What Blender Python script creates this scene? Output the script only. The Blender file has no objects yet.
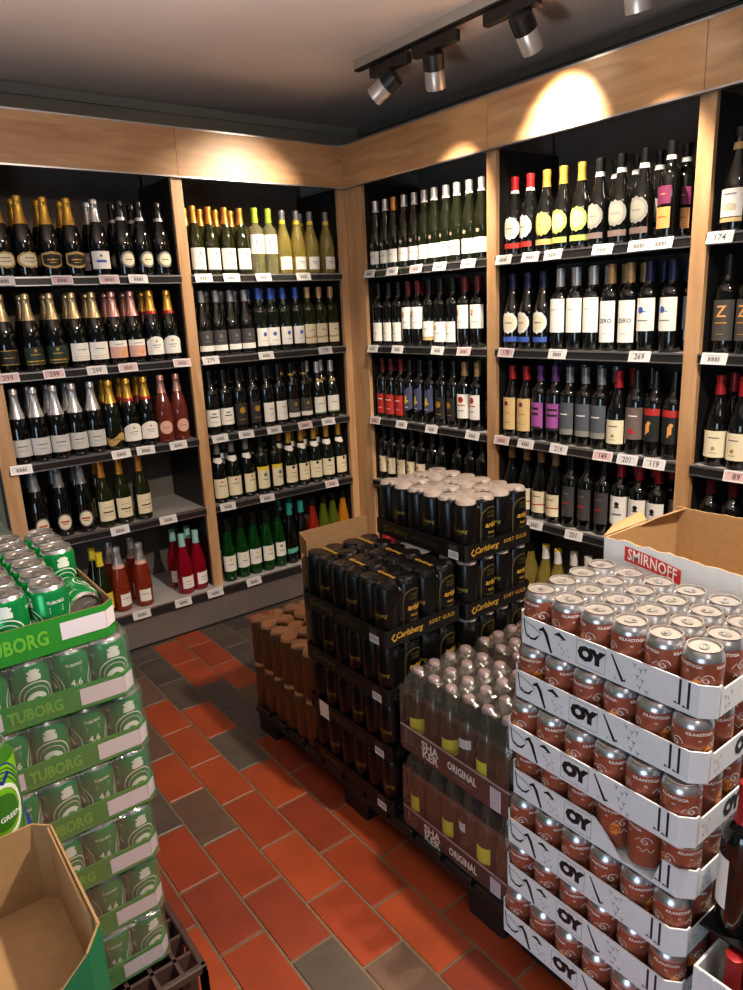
import bpy, bmesh, math, random
from mathutils import Matrix, Vector
random.seed(7)
S = bpy.context.scene
COL = S.collection
PI = math.pi
# lamp powers
SP1, SP2, SP3, SP4, SP5 = 75, 90, 110, 115, 50
AISLE, FILL, DAY, UPL, AMB = 190, 11, 28, 150, .06  # FILL, DAY and UPL feed added lights with no visible source
EXPO = .35

# ------------------------------------------------------------------ materials
def srgb(c):
    return tuple((x/12.92 if x <= .04045 else ((x+.055)/1.055)**2.4) for x in c)
MATS = {}
def mat(name, col, rough=.5, metal=0., trans=0., alpha=1., emis=None, es=0., coat=0., noise=.0, nscale=40., bump=0., lin=False, spec=.5):
    """procedural principled material; colour given in sRGB"""
    if name in MATS: return MATS[name]
    m = bpy.data.materials.new(name); m.use_nodes = True
    nt = m.node_tree; b = nt.nodes['Principled BSDF']
    c = col if lin else srgb(col)
    b.inputs['Base Color'].default_value = (*c, 1)
    b.inputs['Roughness'].default_value = rough
    b.inputs['Metallic'].default_value = metal
    b.inputs['Transmission Weight'].default_value = trans
    b.inputs['Alpha'].default_value = alpha
    b.inputs['Coat Weight'].default_value = coat
    b.inputs['Specular IOR Level'].default_value = spec
    if emis:
        b.inputs['Emission Color'].default_value = (*srgb(emis), 1); b.inputs['Emission Strength'].default_value = es
    if noise or bump:
        tc = nt.nodes.new('ShaderNodeTexCoord'); n = nt.nodes.new('ShaderNodeTexNoise')
        n.inputs['Scale'].default_value = nscale; n.inputs['Detail'].default_value = 3
        nt.links.new(tc.outputs['Object'], n.inputs['Vector'])
        if noise:
            r = nt.nodes.new('ShaderNodeValToRGB')
            r.color_ramp.elements[0].position = .3; r.color_ramp.elements[1].position = .7
            r.color_ramp.elements[0].color = (*[max(0, x*(1-noise)) for x in c], 1)
            r.color_ramp.elements[1].color = (*[min(1, x*(1+noise)) for x in c], 1)
            nt.links.new(n.outputs['Fac'], r.inputs['Fac']); nt.links.new(r.outputs['Color'], b.inputs['Base Color'])
        if bump:
            bp = nt.nodes.new('ShaderNodeBump'); bp.inputs['Strength'].default_value = bump; bp.inputs['Distance'].default_value = .004
            nt.links.new(n.outputs['Fac'], bp.inputs['Height']); nt.links.new(bp.outputs['Normal'], b.inputs['Normal'])
    MATS[name] = m
    return m

def wood(name, c1, c2, c3, vec):
    m = bpy.data.materials.new(name); m.use_nodes = True; nt = m.node_tree; b = nt.nodes['Principled BSDF']
    tc = nt.nodes.new('ShaderNodeTexCoord'); mp = nt.nodes.new('ShaderNodeMapping'); mp.inputs['Scale'].default_value = vec
    n = nt.nodes.new('ShaderNodeTexNoise'); n.inputs['Scale'].default_value = 3.0; n.inputs['Detail'].default_value = 6; n.inputs['Distortion'].default_value = .7
    r = nt.nodes.new('ShaderNodeValToRGB'); e = r.color_ramp.elements
    e[0].position = .32; e[0].color = (*srgb(c1), 1); e[1].position = .7; e[1].color = (*srgb(c3), 1)
    k = e.new(.5); k.color = (*srgb(c2), 1)
    nt.links.new(tc.outputs['Object'], mp.inputs['Vector']); nt.links.new(mp.outputs['Vector'], n.inputs['Vector'])
    nt.links.new(n.outputs['Fac'], r.inputs['Fac']); nt.links.new(r.outputs['Color'], b.inputs['Base Color'])
    b.inputs['Roughness'].default_value = .42
    MATS[name] = m
    return m

WOOD_X = wood('beech_board_x', (.66,.49,.33), (.72,.55,.385), (.77,.61,.44), (1.2, 8, 9))
WOOD_Y = wood('beech_board_y', (.66,.49,.33), (.72,.55,.385), (.77,.61,.44), (8, 1.2, 9))
WOOD_Z = wood('beech_board_z', (.68,.51,.35), (.74,.58,.42), (.79,.64,.48), (9, 9, .9))
BLACK = mat('black_shelf_metal', (.10,.10,.10), .45, noise=.2, nscale=15)
PANEL = mat('charcoal_panel', (.37,.345,.33), .7, noise=.15, nscale=8)
SHELF = mat('grey_shelf_top', (.62,.61,.61), .45, noise=.12, nscale=9)
RAIL = mat('dark_price_rail', (.14,.14,.145), .25)
TRIM = mat('aluminium_trim', (.72,.72,.74), .3, metal=.9)
DECK = mat('pale_grey_deck', (.74,.73,.73), .5, noise=.08, nscale=12)
PLINTH = mat('brushed_grey_plinth', (.48,.45,.44), .35, metal=.3, noise=.1, nscale=6)
TOE = mat('black_toe_line', (.05,.05,.05), .6)
PAPER = mat('white_label_paper', (.93,.92,.90), .6)
CREAM = mat('cream_label_paper', (.90,.86,.74), .6)
INK = mat('black_ink', (.07,.07,.08), .5)
GREYINK = mat('grey_ink', (.45,.44,.45), .6)
REDINK = mat('red_ink', (.72,.12,.12), .5)
GOLDINK = mat('gold_ink', (.78,.60,.22), .35, metal=.4)
TAGP = mat('price_tag_plastic', (.88,.87,.88), .35)
TAGR = mat('price_tag_pink_print', (.80,.66,.68), .5)

# ------------------------------------------------------------------ mesh builder
class MB:
    def __init__(s): s.v = []; s.f = []; s.m = []; s.sm = []; s.mats = []
    def mi(s, m):
        if m not in s.mats: s.mats.append(m)
        return s.mats.index(m)
    def add(s, vs, fs, m, smooth=False):
        o = len(s.v); s.v += [tuple(v) for v in vs]; k = s.mi(m)
        for f in fs: s.f.append(tuple(o+i for i in f)); s.m.append(k); s.sm.append(smooth)
        return s
    def box(s, x0, x1, y0, y1, z0, z1, m):
        v = [(x0,y0,z0),(x1,y0,z0),(x1,y1,z0),(x0,y1,z0),(x0,y0,z1),(x1,y0,z1),(x1,y1,z1),(x0,y1,z1)]
        return s.add(v, [(0,3,2,1),(4,5,6,7),(0,1,5,4),(1,2,6,5),(2,3,7,6),(3,0,4,7)], m)
    def bbox(s, x0, x1, y0, y1, z0, z1, m, b=.003):
        """box with bevelled vertical and top edges"""
        pts = [(x0+b,y0),(x1-b,y0),(x1,y0+b),(x1,y1-b),(x1-b,y1),(x0+b,y1),(x0,y1-b),(x0,y0+b)]
        cx, cy = (x0+x1)/2, (y0+y1)/2
        sx, sy = 1-2*b/max(1e-6, x1-x0), 1-2*b/max(1e-6, y1-y0)
        ins = [(cx+(x-cx)*sx, cy+(y-cy)*sy) for x, y in pts]
        vs = [(x,y,z0) for x,y in pts]+[(x,y,z1-b) for x,y in pts]+[(x,y,z1) for x,y in ins]
        fs = [(i,(i+1)%8,8+(i+1)%8,8+i) for i in range(8)]+[(8+i,8+(i+1)%8,16+(i+1)%8,16+i) for i in range(8)]
        fs += [tuple(range(7,-1,-1)), tuple(range(16,24))]
        return s.add(vs, fs, m)
    def lathe(s, prof, m, n=20, cap0=True, cap1=True, cx=0, cy=0, mlist=None):
        """prof list of (r,z); mlist optional material per segment"""
        vs = []; 
        for r, z in prof:
            for i in range(n):
                a = 2*PI*i/n; vs.append((cx+r*math.cos(a), cy+r*math.sin(a), z))
        o = len(s.v); s.v += vs
        for k in range(len(prof)-1):
            mm = s.mi(mlist[k] if mlist else m)
            for i in range(n):
                j = (i+1) % n
                s.f.append((o+k*n+i, o+k*n+j, o+(k+1)*n+j, o+(k+1)*n+i)); s.m.append(mm); s.sm.append(True)
        if cap0: s.f.append(tuple(o+i for i in range(n-1,-1,-1))); s.m.append(s.mi(mlist[0] if mlist else m)); s.sm.append(False)
        if cap1:
            q = o+(len(prof)-1)*n
            s.f.append(tuple(q+i for i in range(n))); s.m.append(s.mi(mlist[-1] if mlist else m)); s.sm.append(False)
        return s
    def poly(s, pts2, mp, m):
        """flat polygon laid through mapping (a,b)->xyz"""
        vs = [mp(a, b) for a, b in pts2]
        return s.add(vs, [tuple(range(len(vs)))], m)
    def stroke(s, pts2, w, mp, m):
        """polyline of width w, laid through the mapping"""
        n = len(pts2); L = []; Rr = []
        for i, (x, y) in enumerate(pts2):
            a = pts2[max(0, i-1)]; b = pts2[min(n-1, i+1)]
            dx, dy = b[0]-a[0], b[1]-a[1]; l = math.hypot(dx, dy) or 1
            ww = w[i] if isinstance(w, (list, tuple)) else w
            L.append((x-dy/l*ww/2, y+dx/l*ww/2)); Rr.append((x+dy/l*ww/2, y-dx/l*ww/2))
        vs = [mp(*p) for p in L]+[mp(*p) for p in Rr]
        return s.add(vs, [(n+i, n+i+1, i+1, i) for i in range(n-1)], m)
    def text(s, t, size, mp, m, x=0, y=0, bold=0, shear=0, spacing=1., squash=1.):
        curved = abs(mp(.01, 0)[0]-mp(0, 0)[0]*2+mp(-.01, 0)[0]) + abs(mp(.01, 0)[1]-mp(0, 0)[1]*2+mp(-.01, 0)[1]) > 1e-5
        vs, fs = glyphs(t, bold, shear, spacing, .006/size if curved and size > .012 else 0)
        return s.add([mp(x+a*size*squash, y+b*size) for a, b in vs], fs, m)
    def mesh(s, name, ang=38):
        me = bpy.data.meshes.new(name); me.from_pydata(s.v, [], s.f)
        for m in s.mats: me.materials.append(m)
        me.polygons.foreach_set('material_index', s.m); me.polygons.foreach_set('use_smooth', s.sm)
        me.update()
        if any(s.sm):
            me.set_sharp_from_angle(angle=math.radians(ang))
        return me

GL = {}
def glyphs(t, bold, shear, spacing, cut=0):
    k = (t, bold, shear, spacing, cut)
    if k in GL: return GL[k]
    cu = bpy.data.curves.new('lettering', 'FONT'); cu.body = t; cu.size = 1; cu.align_x = 'CENTER'; cu.align_y = 'CENTER'
    cu.offset = bold; cu.shear = shear; cu.space_character = spacing; cu.resolution_u = 2
    ob = bpy.data.objects.new('lettering', cu); COL.objects.link(ob)
    dg = bpy.context.evaluated_depsgraph_get()
    me = bpy.data.meshes.new_from_object(ob.evaluated_get(dg))
    if cut:
        bm = bmesh.new(); bm.from_mesh(me); x = min(v.co.x for v in bm.verts)+cut; mx = max(v.co.x for v in bm.verts)
        while x < mx:
            bmesh.ops.bisect_plane(bm, geom=bm.verts[:]+bm.edges[:]+bm.faces[:], plane_co=(x, 0, 0), plane_no=(1, 0, 0)); x += cut
        bm.to_mesh(me); bm.free()
    vs = [(v.co.x, v.co.y) for v in me.vertices]; fs = [tuple(p.vertices) for p in me.polygons]
    bpy.data.objects.remove(ob); bpy.data.curves.remove(cu); bpy.data.meshes.remove(me)
    GL[k] = (vs, fs); return GL[k]

def cyl(r, a0=0., z0=0.):
    """(arc length, z) -> on a cylinder whose front is -y"""
    return lambda u, v: (r*math.sin(a0+u/r), -r*math.cos(a0+u/r), z0+v)
def patch(s, r, w, z0, z1, m, form='rect', a0=0., n=14, c=0.):
    """label patch on a cylinder of radius r, half width w (radians), centre angle a0"""
    vs = []
    for i in range(n+1):
        t = -1+2*i/n; a = a0+t*w; lo, hi = z0, z1; zc = (z0+z1)/2; hh = (z1-z0)/2
        if form == 'oval': k = math.sqrt(max(0, 1-t*t)); lo, hi = zc-hh*k, zc+hh*k
        elif form == 'ornate': k = math.sqrt(max(0, 1-t*t*.96))*(1+.07*math.cos(t*13)); lo, hi = zc-hh*k, zc+hh*k
        elif form == 'arch': hi = z1-(z1-z0)*.28*t*t
        elif form == 'window': k = math.sqrt(max(0, 1-t*t)); hi = z1-(z1-z0)*.35*(1-k)
        elif form == 'shield': lo = z0+(z1-z0)*.25*abs(t)**2; hi = z1-(z1-z0)*.12*abs(t)
        elif form == 'slant': lo = z0+hh*.3*t; hi = z1+hh*.3*t
        elif form == 'wave': lo = z0+hh*.8*math.sin(t*3); hi = z1+hh*.8*math.sin(t*3)
        vs += [(r*math.sin(a), -r*math.cos(a), lo), (r*math.sin(a), -r*math.cos(a), hi)]
    s.add(vs, [(2*i, 2*i+2, 2*i+3, 2*i+1) for i in range(n)], m, True)

# ------------------------------------------------------------------ objects
LABELS = {}
def meta(o, label=None, cat=None, group=None, kind=None):
    if label:
        nw = len(label.split()); assert 4 <= nw <= 16, (nw, label)
        assert label not in LABELS, label
        LABELS[label] = 1; o['label'] = label
    if cat: o['category'] = cat
    if group: o['group'] = group
    if kind: o['kind'] = kind
    return o
def thing(name, label, cat, loc, rz=0, group=None):
    o = bpy.data.objects.new(name, None); COL.objects.link(o); o.empty_display_size = .02
    o.location = loc; o.rotation_euler = (0, 0, rz)
    return meta(o, label, cat, group)
def part(name, me, parent, loc=None, rz=0, label=None):
    if isinstance(me, MB): me = me.mesh(name)
    o = bpy.data.objects.new(name, me); COL.objects.link(o); o.parent = parent
    if loc: o.location = loc
    if rz: o.rotation_euler = (0, 0, rz)
    if label: o['label'] = label
    return o
def solo(name, me, label, cat, loc=(0,0,0), rz=0, group=None):
    if isinstance(me, MB): me = me.mesh(name)
    o = bpy.data.objects.new(name, me); COL.objects.link(o); o.location = loc; o.rotation_euler = (0,0,rz)
    return meta(o, label, cat, group)
def structure(name, mb):
    o = bpy.data.objects.new(name, mb.mesh(name)); COL.objects.link(o); o['kind'] = 'structure'; return o
ORD = ['', 'first', 'second', 'third', 'fourth', 'fifth', 'sixth', 'seventh', 'eighth', 'ninth', 'tenth', 'eleventh', 'twelfth']

# ------------------------------------------------------------------ setting
GROUT = mat('cement_grout', (.42,.36,.28), .9, noise=.15, nscale=60)
OR = [mat('terracotta_tile_%s' % n, c, .42, noise=.14, nscale=9, bump=.15) for n, c in
      (('red', (.54,.215,.115)), ('orange', (.59,.25,.125)), ('brick', (.49,.20,.12)))]
DK = [mat('fired_tile_%s' % n, c, .42, noise=.2, nscale=9, bump=.15) for n, c in
      (('grey', (.32,.275,.25)), ('umber', (.37,.28,.23)), ('slate', (.28,.255,.245)))]
dark = [(-1.375,-0.142),(-1.336,-0.438),(-0.798,-0.349),(-1.226,-0.537),(-1.251,-0.684),(-1.462,-1.268),(-1.572,-1.174),(-1.329,-0.946),(-1.32,-1.143),(-1.54,-1.976),(-1.43,-2.068),(-1.659,-1.123),(-1.524,-0.74),(-0.981,-0.373),(-0.975,-0.155),(-1.21,-0.911),(-1.402,-0.288)]
orange = [(-1.202,-0.089),(-1.203,-0.299),(-1.43,-0.583),(-1.332,-0.69),(-1.443,-0.811),(-1.464,-1.047),(-1.565,-0.958),(-1.11,-0.62),(-1.358,-1.345),(-1.076,-0.148)]
fl = MB(); fl.box(-4.6, .42, -5.2, .42, -.05, -.003, GROUT)
W, LN, G = .1235, .2465, .0035
for i in range(-26, 15):
    x0 = -1.394+i*W
    if x0 < -4.6 or x0+W > .42: continue
    off = -1.519 if i % 2 else -1.655+.012
    for j in range(-15, 9):
        y0 = off+j*LN
        if y0 < -5.2 or y0 > .42: continue
        y1 = min(y0+LN, .42)
        ins = lambda p: x0 <= p[0] < x0+W and y0 <= p[1] < y1
        r = random.random()
        if any(map(ins, orange)): m = OR[1]
        elif any(map(ins, dark)): m = random.choice(DK)
        elif y0 > -1.15: m = random.choice(DK) if r < .72 else random.choice(OR)
        else: m = random.choice(DK) if (r < .05 and y0 < -2.2) else random.choice(OR)
        fl.bbox(x0+G, x0+W-G, y0+G, y1-G, -.003, .0, m, .002)
structure('floor', fl)
CEIL = mat('painted_ceiling', (.78,.72,.68), .9, noise=.04, nscale=5)
WALLP = mat('grey_green_wall_paint', (.66,.65,.60), .85, noise=.05, nscale=5)
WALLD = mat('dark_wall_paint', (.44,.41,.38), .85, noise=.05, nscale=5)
structure('ceiling', MB().box(-4.6, .42, -5.2, .42, 2.47, 2.53, CEIL))
structure('wall_left', MB().box(-4.6, .48, .42, .48, -.05, 2.53, WALLP))
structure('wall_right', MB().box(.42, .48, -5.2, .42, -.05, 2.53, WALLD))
structure('trim_1', MB().box(-4.6, .405, .405, .42, 2.43, 2.47, WALLP))
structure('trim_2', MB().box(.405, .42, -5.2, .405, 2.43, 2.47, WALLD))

# ------------------------------------------------------------------ shelving
FT, FB = 2.261, 2.075
SZ = {1: 1.669, 2: 1.3046, 3: .937, 4: .599, 5: .192}
def to_left(a, d, z): return (a, d, z)             # a along the wall, d depth behind the front edge
def to_right(a, d, z): return (d, -a, z)
def gbox(mb, f, a0, a1, d0, d1, z0, z1, m):
    p, q = f(a0, d0, z0), f(a1, d1, z1)
    mb.box(min(p[0],q[0]), max(p[0],q[0]), min(p[1],q[1]), max(p[1],q[1]), z0, z1, m)
PW = .05
def bay(f, wood_h, a0, a1, label, posts, hi_first=0, fas=None, end_dir=0):
    """a0..a1 clear span between the boards that face the aisle"""
    base = f((a0+a1)/2, 0, 0)
    t = thing('shelving_bay', label, 'shelving', base, 0, 'wooden fronted wine shelving bays')
    def P(name, mb, lab=None):
        mb.v = [(x-base[0], y-base[1], z) for x, y, z in mb.v]
        return part(name, mb, t, label=lab)
    mb = MB(); gbox(mb, f, a0-.012, a1+.012, .385, .40, .03, FB+.15, PANEL); P('back_panel', mb)
    for (p0, p1, z0) in posts:
        mb = MB(); gbox(mb, f, p0, p1, 0, .02, z0, FB, WOOD_Z); P('post', mb)
    for s0, s1 in ((a0-.012, a0), (a1, a1+.012)):
        mb = MB(); gbox(mb, f, s0, s1, .02, .385, .19, FB, BLACK); P('side_panel', mb)
    for k in (1, 2, 3, 4):
        z = SZ[k]; mb = MB()
        gbox(mb, f, a0, a1, .004, .385, z-.018, z-.001, SHELF); o = P('shelf', mb)
        mb = MB(); gbox(mb, f, a0, a1, -.006, .004, z-.034, z-.003, RAIL); gbox(mb, f, a0, a1, -.008, .008, z-.005, z+.001, TRIM)
        gbox(mb, f, a0, a1, -.009, -.006, z-.034, z-.030, TRIM)
        r = part('price_rail', MB_shift(mb, base), o)
        mb = MB(); gbox(mb, f, a0, a1, .02, .385, z-.03, z-.018, BLACK); part('underside', MB_shift(mb, base), o)
    mb = MB(); gbox(mb, f, a0-.025, a1+.025, -.03, .385, .165, .191, DECK); o = P('base_deck', mb)
    mb = MB(); gbox(mb, f, a0-.025, a1+.025, -.04, -.03, .155, .189, RAIL); gbox(mb, f, a0-.025, a1+.025, -.041, -.029, .189, .192, TRIM)
    part('price_rail', MB_shift(mb, base), o)
    mb = MB(); gbox(mb, f, a0-.0245, a1+.0245, -.018, 0, .012, .165, PLINTH); P('plinth', mb)
    mb = MB(); gbox(mb, f, a0-.025, a1+.025, -.012, 0, 0, .012, TOE); P('toe_board', mb)
    f0, f1 = fas
    mb = MB(); gbox(mb, f, f0+.001, f1-.001, -.022, -.002, FB, FT, wood_h); o = P('fascia', mb)
    mb = MB(); gbox(mb, f, f0, f1, -.024, .0, FB-.006, FB, TRIM); gbox(mb, f, f0, f1, -.024, .0, FT, FT+.007, TRIM)
    part('metal_edging', MB_shift(mb, base), o)
    mb = MB(); gbox(mb, f, f0, f1, .0, .40, FT-.02, FT-.002, BLACK); P('top_board', mb)
def MB_shift(mb, b):
    mb.v = [(x-b[0], y-b[1], z) for x, y, z in mb.v]; return mb
bay(to_left, WOOD_X, -1.70, -.914, 'leftmost shelving bay of sparkling wine with an empty gap on its fourth shelf', [(-1.76, -1.70, .19), (-.914, -.864, .19)], fas=(-1.9, -.885))
bay(to_left, WOOD_X, -.864, -.043, 'shelving bay of white wine just left of the room corner', [(-.043, .0, .19)], fas=(-.885, -.0))
bay(to_right, WOOD_Y, .14, .975, 'shelving bay just right of the room corner behind the black can stacks', [(0.0, .14, .19), (.975, 1.025, .19)], fas=(.0, 1.0))
bay(to_right, WOOD_Y, 1.025, 1.853, 'shelving bay of red wine behind the brown canned beer', [(1.853, 1.905, .19)], fas=(1.0, 1.875))
bay(to_right, WOOD_Y, 1.905, 2.75, 'shelving bay of red wine cut by the right edge', [(2.75, 2.8, .19)], fas=(1.875, 2.8))

# ------------------------------------------------------------------ bottles
G_BLACK = mat('near_black_glass', (.035,.04,.035), .06, coat=.3)
G_GREEN = mat('dark_green_glass', (.05,.075,.04), .06, coat=.3)
G_OLIVE = mat('olive_glass', (.17,.19,.06), .06, trans=.5)
G_BRIGHT = mat('bright_green_glass', (.04,.30,.09), .05, trans=.5)
G_FLUTE = mat('grey_green_flute_glass', (.10,.115,.06), .05, trans=.4)
G_CLEAR = mat('pale_wine_glass', (.88,.86,.62), .04, trans=.85)
G_YELLOW = mat('straw_wine_glass', (.86,.78,.40), .04, trans=.75)
G_ROSE = mat('coral_wine_glass', (.68,.26,.14), .06, trans=.55)
G_ROSED = mat('dusky_rose_glass', (.42,.18,.14), .07, trans=.2)
G_PINK = mat('raspberry_wine_glass', (.66,.05,.16), .06, trans=.5)
G_REDF = mat('red_cider_glass', (.70,.16,.10), .06, trans=.5)
G_YELG = mat('lime_cider_glass', (.40,.46,.08), .06, trans=.5)
G_ORF = mat('orange_cider_glass', (.85,.55,.10), .06, trans=.5)
def foil(n, c, r=.32, m=.75): return mat(n+'_foil', c, r, metal=m, noise=.12, nscale=70)
F_GOLD = foil('gold', (.86,.68,.30)); F_PALE = foil('pale_gold', (.80,.72,.55)); F_SILVER = foil('silver', (.82,.82,.83), .28)
F_ROSE = foil('rose', (.80,.60,.58)); F_RED = foil('red', (.62,.10,.12), .4, .3); F_ORANGE = foil('copper_orange', (.80,.55,.25))
F_LIME = foil('lime', (.62,.74,.20), .4, .2); F_BLACK = foil('black', (.06,.06,.06), .3, .2); F_WHITE = foil('white', (.88,.88,.87), .4, .1)
F_BLUE = foil('blue', (.16,.28,.60), .35, .4); F_NAVY = foil('navy', (.08,.11,.25), .35, .3); F_TAN = foil('tan', (.66,.53,.36), .4, .4)
F_TEAL = foil('teal', (.20,.62,.62), .35, .3); F_YEL = foil('yellow', (.90,.80,.18), .45, .05); F_GREY = foil('grey', (.50,.50,.52), .35, .5)
F_MAROON = foil('maroon', (.40,.07,.10), .4, .2); F_PURPLE = foil('violet', (.35,.18,.42), .4, .3); F_WTEAL = foil('pale_teal', (.62,.84,.82), .4, .1)
def lm(n, c, **k): return mat('label_'+n, c, .6, **k)
L_GOLD = lm('gold', (.72,.60,.36)); L_DK = lm('black', (.09,.09,.09)); L_GREY = lm('grey', (.50,.50,.48)); L_DGREEN = lm('dark_green', (.10,.17,.12))
L_PINK = lm('pink', (.85,.66,.60)); L_RED = lm('red', (.68,.15,.13)); L_NAVY = lm('slate_navy', (.26,.28,.42)); L_TAN = lm('tan', (.84,.72,.50))
L_PURPLE = lm('purple', (.60,.30,.60)); L_LIME = lm('lime', (.62,.67,.34)); L_DGREY = lm('charcoal', (.24,.23,.23)); L_SLATE = lm('slate', (.30,.32,.36))
L_BLUE = lm('blue', (.22,.35,.70)); L_OR = lm('orange', (.88,.62,.35)); L_MAG = lm('magenta', (.45,.14,.30)); L_YEL = lm('yellow', (.92,.82,.22)); L_BROWNG = lm('brown_grey', (.42,.36,.34))
L_TEAL = lm('teal', (.35,.72,.62)); L_SG = lm('sea_green', (.30,.50,.38))

SHAPE = {  # radius, height, outer profile, cap start z
 'sp': (.040, .305, [(.029,.0),(.037,.003),(.040,.012),(.040,.125),(.0388,.145),(.0352,.170),(.029,.195),(.022,.218),(.0175,.240),(.0155,.262),(.0145,.280),(.0165,.283),(.0165,.288),(.0145,.289)]),
 'bu': (.0385, .297, [(.030,0),(.0365,.003),(.0385,.010),(.0385,.128),(.037,.148),(.032,.172),(.0245,.198),(.018,.222),(.0148,.245),(.0138,.270),(.0152,.288),(.0145,.294)]),
 'bo': (.0365, .302, [(.029,0),(.035,.003),(.0365,.009),(.0365,.188),(.0345,.203),(.028,.214),(.020,.223),(.0152,.235),(.014,.270),(.0152,.290),(.0148,.298)]),
 'fl': (.0345, .325, [(.027,0),(.033,.003),(.0345,.010),(.0345,.135),(.0335,.155),(.030,.185),(.025,.215),(.0195,.243),(.0158,.268),(.0142,.292),(.015,.312),(.0145,.320)]),
}
def rad_at(sh, z):
    p = SHAPE[sh][2]
    for (r0, z0), (r1, z1) in zip(p, p[1:]):
        if z0 <= z <= z1 and z1 > z0: return r0+(r1-r0)*(z-z0)/(z1-z0)
    return p[-1][0]
GLASSM = {}
def glass_mesh(sh, m):
    k = (sh, m.name)
    if k not in GLASSM:
        GLASSM[k] = MB().lathe(SHAPE[sh][2], m, 20).mesh('glass_body')
    return GLASSM[k]
def cap_mesh(sh, z0, m, flare=False, top=None, band=None):
    mb = MB(); p = SHAPE[sh][2]; H = SHAPE[sh][1]
    prof = [(rad_at(sh, z0)+.0009, z0)] + [(r+.0009, z) for r, z in p if z > z0+.002] + [(p[-1][0]+.0008, H-.001), (p[-1][0]-.002, H)]
    if sh == 'sp':  # mushroom cork under the foil
        prof = [q for q in prof if q[1] < .285] + [(.0168,.285),(.0172,.296),(.0150,.303),(.008,.3055)]
    ml = []
    for (r0, a), (r1, b) in zip(prof, prof[1:]):
        zz = (a+b)/2
        ml.append(band[1] if band and zz < band[0] else (top[1] if top and zz > top[0] else m))
    if band:  # split profile at band
        r = rad_at(sh, band[0])+.0009
        prof2 = []; done = False
        for q in prof:
            if not done and q[1] > band[0]: prof2.append((r, band[0])); done = True
            prof2.append(q)
        prof = prof2; ml = [band[1] if (a[1]+b[1])/2 < band[0] else m for a, b in zip(prof, prof[1:])]
    mb.lathe(prof, m, 20, cap0=False, mlist=ml)
    return mb.mesh('capsule')

def lab(sh, *items):
    """items: ('p',z0,z1,halfwidth,mat,form[,a0]) patch, ('l',z,halfwidth,h,mat) print line, ('t',text,size,z,mat), ('d',z,r,mat,a0) emblem"""
    R = SHAPE[sh][0]; mb = MB(); off = .0006
    for it in items:
        if it[0] == 'p':
            a0 = it[6] if len(it) > 6 else 0.
            patch(mb, R+off, min(1.35, it[3]*(1.22 if it[3] > .5 else 1.1)), it[1], it[2], it[4], it[5], a0); off += .00025
        elif it[0] == 'l': patch(mb, R+off, it[2], it[1]-it[3]/2, it[1]+it[3]/2, it[4], 'rect', 0, 8); 
        elif it[0] == 't': mb.text(it[1], it[2], cyl(R+off+.0003, 0, it[3]), it[4], bold=.01)
        elif it[0] == 'd': patch(mb, R+off+.0002, it[2]/R, it[1]-it[2], it[1]+it[2], it[3], 'oval', it[4] if len(it) > 4 else 0, 12)
    return mb.mesh('label')
def necklab(sh, z0, z1, m, w=3.1, form='rect'):
    mb = MB(); n = 16; vs = []
    for i in range(n+1):
        t = -1+2*i/n; a = t*w; 
        for z in (z0, z1):
            dz = .012*(1-abs(t)) if form == 'vee' and z == z0 else 0
            r = rad_at(sh, z-dz)+.0013; vs.append((r*math.sin(a), -r*math.cos(a), z-dz))
    mb.add(vs, [(2*i, 2*i+2, 2*i+3, 2*i+1) for i in range(n)], m, True)
    return mb.mesh('neck_label')
fine = lambda *zs: [('l', z, w, .0025, m) for z, w, m in zs]
K = {}
def kind(k, desc, sh, g, capz, capm, label, neck=None, **ck):
    K[k] = dict(desc=desc, sh=sh, glass=g, cap=(capz, capm, ck), label=label, neck=neck, mesh=None)
T3 = lambda a, b, c=GREYINK: [('l', b, .45, .003, INK), ('l', b-.012, .6, .0018, c), ('l', a+.012, .35, .0018, c)]
kind('goldcream', 'gold-foiled bottle with cream-gold label', 'sp', G_BLACK, .20, F_GOLD, [('p',.035,.095,1.05,L_GOLD,'ornate'),('p',.042,.088,.85,CREAM,'oval')]+T3(.045,.072))
kind('goldshield', 'gold-foiled bottle with black-gold shield', 'sp', G_BLACK, .20, F_GOLD, [('p',.033,.098,.95,L_GOLD,'shield'),('p',.042,.088,.78,L_DK,'shield'),('l',.066,.55,.004,GOLDINK),('l',.055,.35,.002,GOLDINK)])
kind('silverwhite', 'silver-foiled bottle with white label', 'sp', G_BLACK, .215, F_SILVER, [('p',.03,.10,.85,PAPER,'rect'),('l',.06,.5,.010,L_BLUE),('d',.082,.005,GREYINK)])
kind('blackround', 'black-capped bottle with round grey label', 'sp', G_BLACK, .225, F_BLACK, [('p',.035,.10,.72,L_GREY,'oval'),('p',.043,.092,.55,CREAM,'oval'),('l',.067,.35,.003,INK)], band=(.238, F_SILVER))
kind('darkgold', 'pale-gold-necked bottle with black label', 'sp', G_BLACK, .20, F_PALE, [('p',.03,.09,.95,L_DK,'rect'),('l',.088,.95,.003,GOLDINK),('l',.06,.5,.003,GOLDINK),('l',.034,.95,.003,GOLDINK)])
kind('greengold', 'pale-gold-necked bottle with dark green label', 'sp', G_BLACK, .20, F_PALE, [('p',.025,.095,.95,L_DGREEN,'rect'),('l',.040,.95,.005,GOLDINK),('l',.066,.5,.003,GOLDINK),('d',.082,.006,GOLDINK),('l',.028,.95,.002,GOLDINK)])
kind('palewhite', 'champagne-foiled bottle with white label', 'sp', G_BLACK, .20, F_PALE, [('p',.028,.10,.92,PAPER,'rect'),('l',.073,.5,.003,GREYINK),('l',.045,.9,.0015,GOLDINK),('l',.036,.9,.0015,GOLDINK)])
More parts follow.
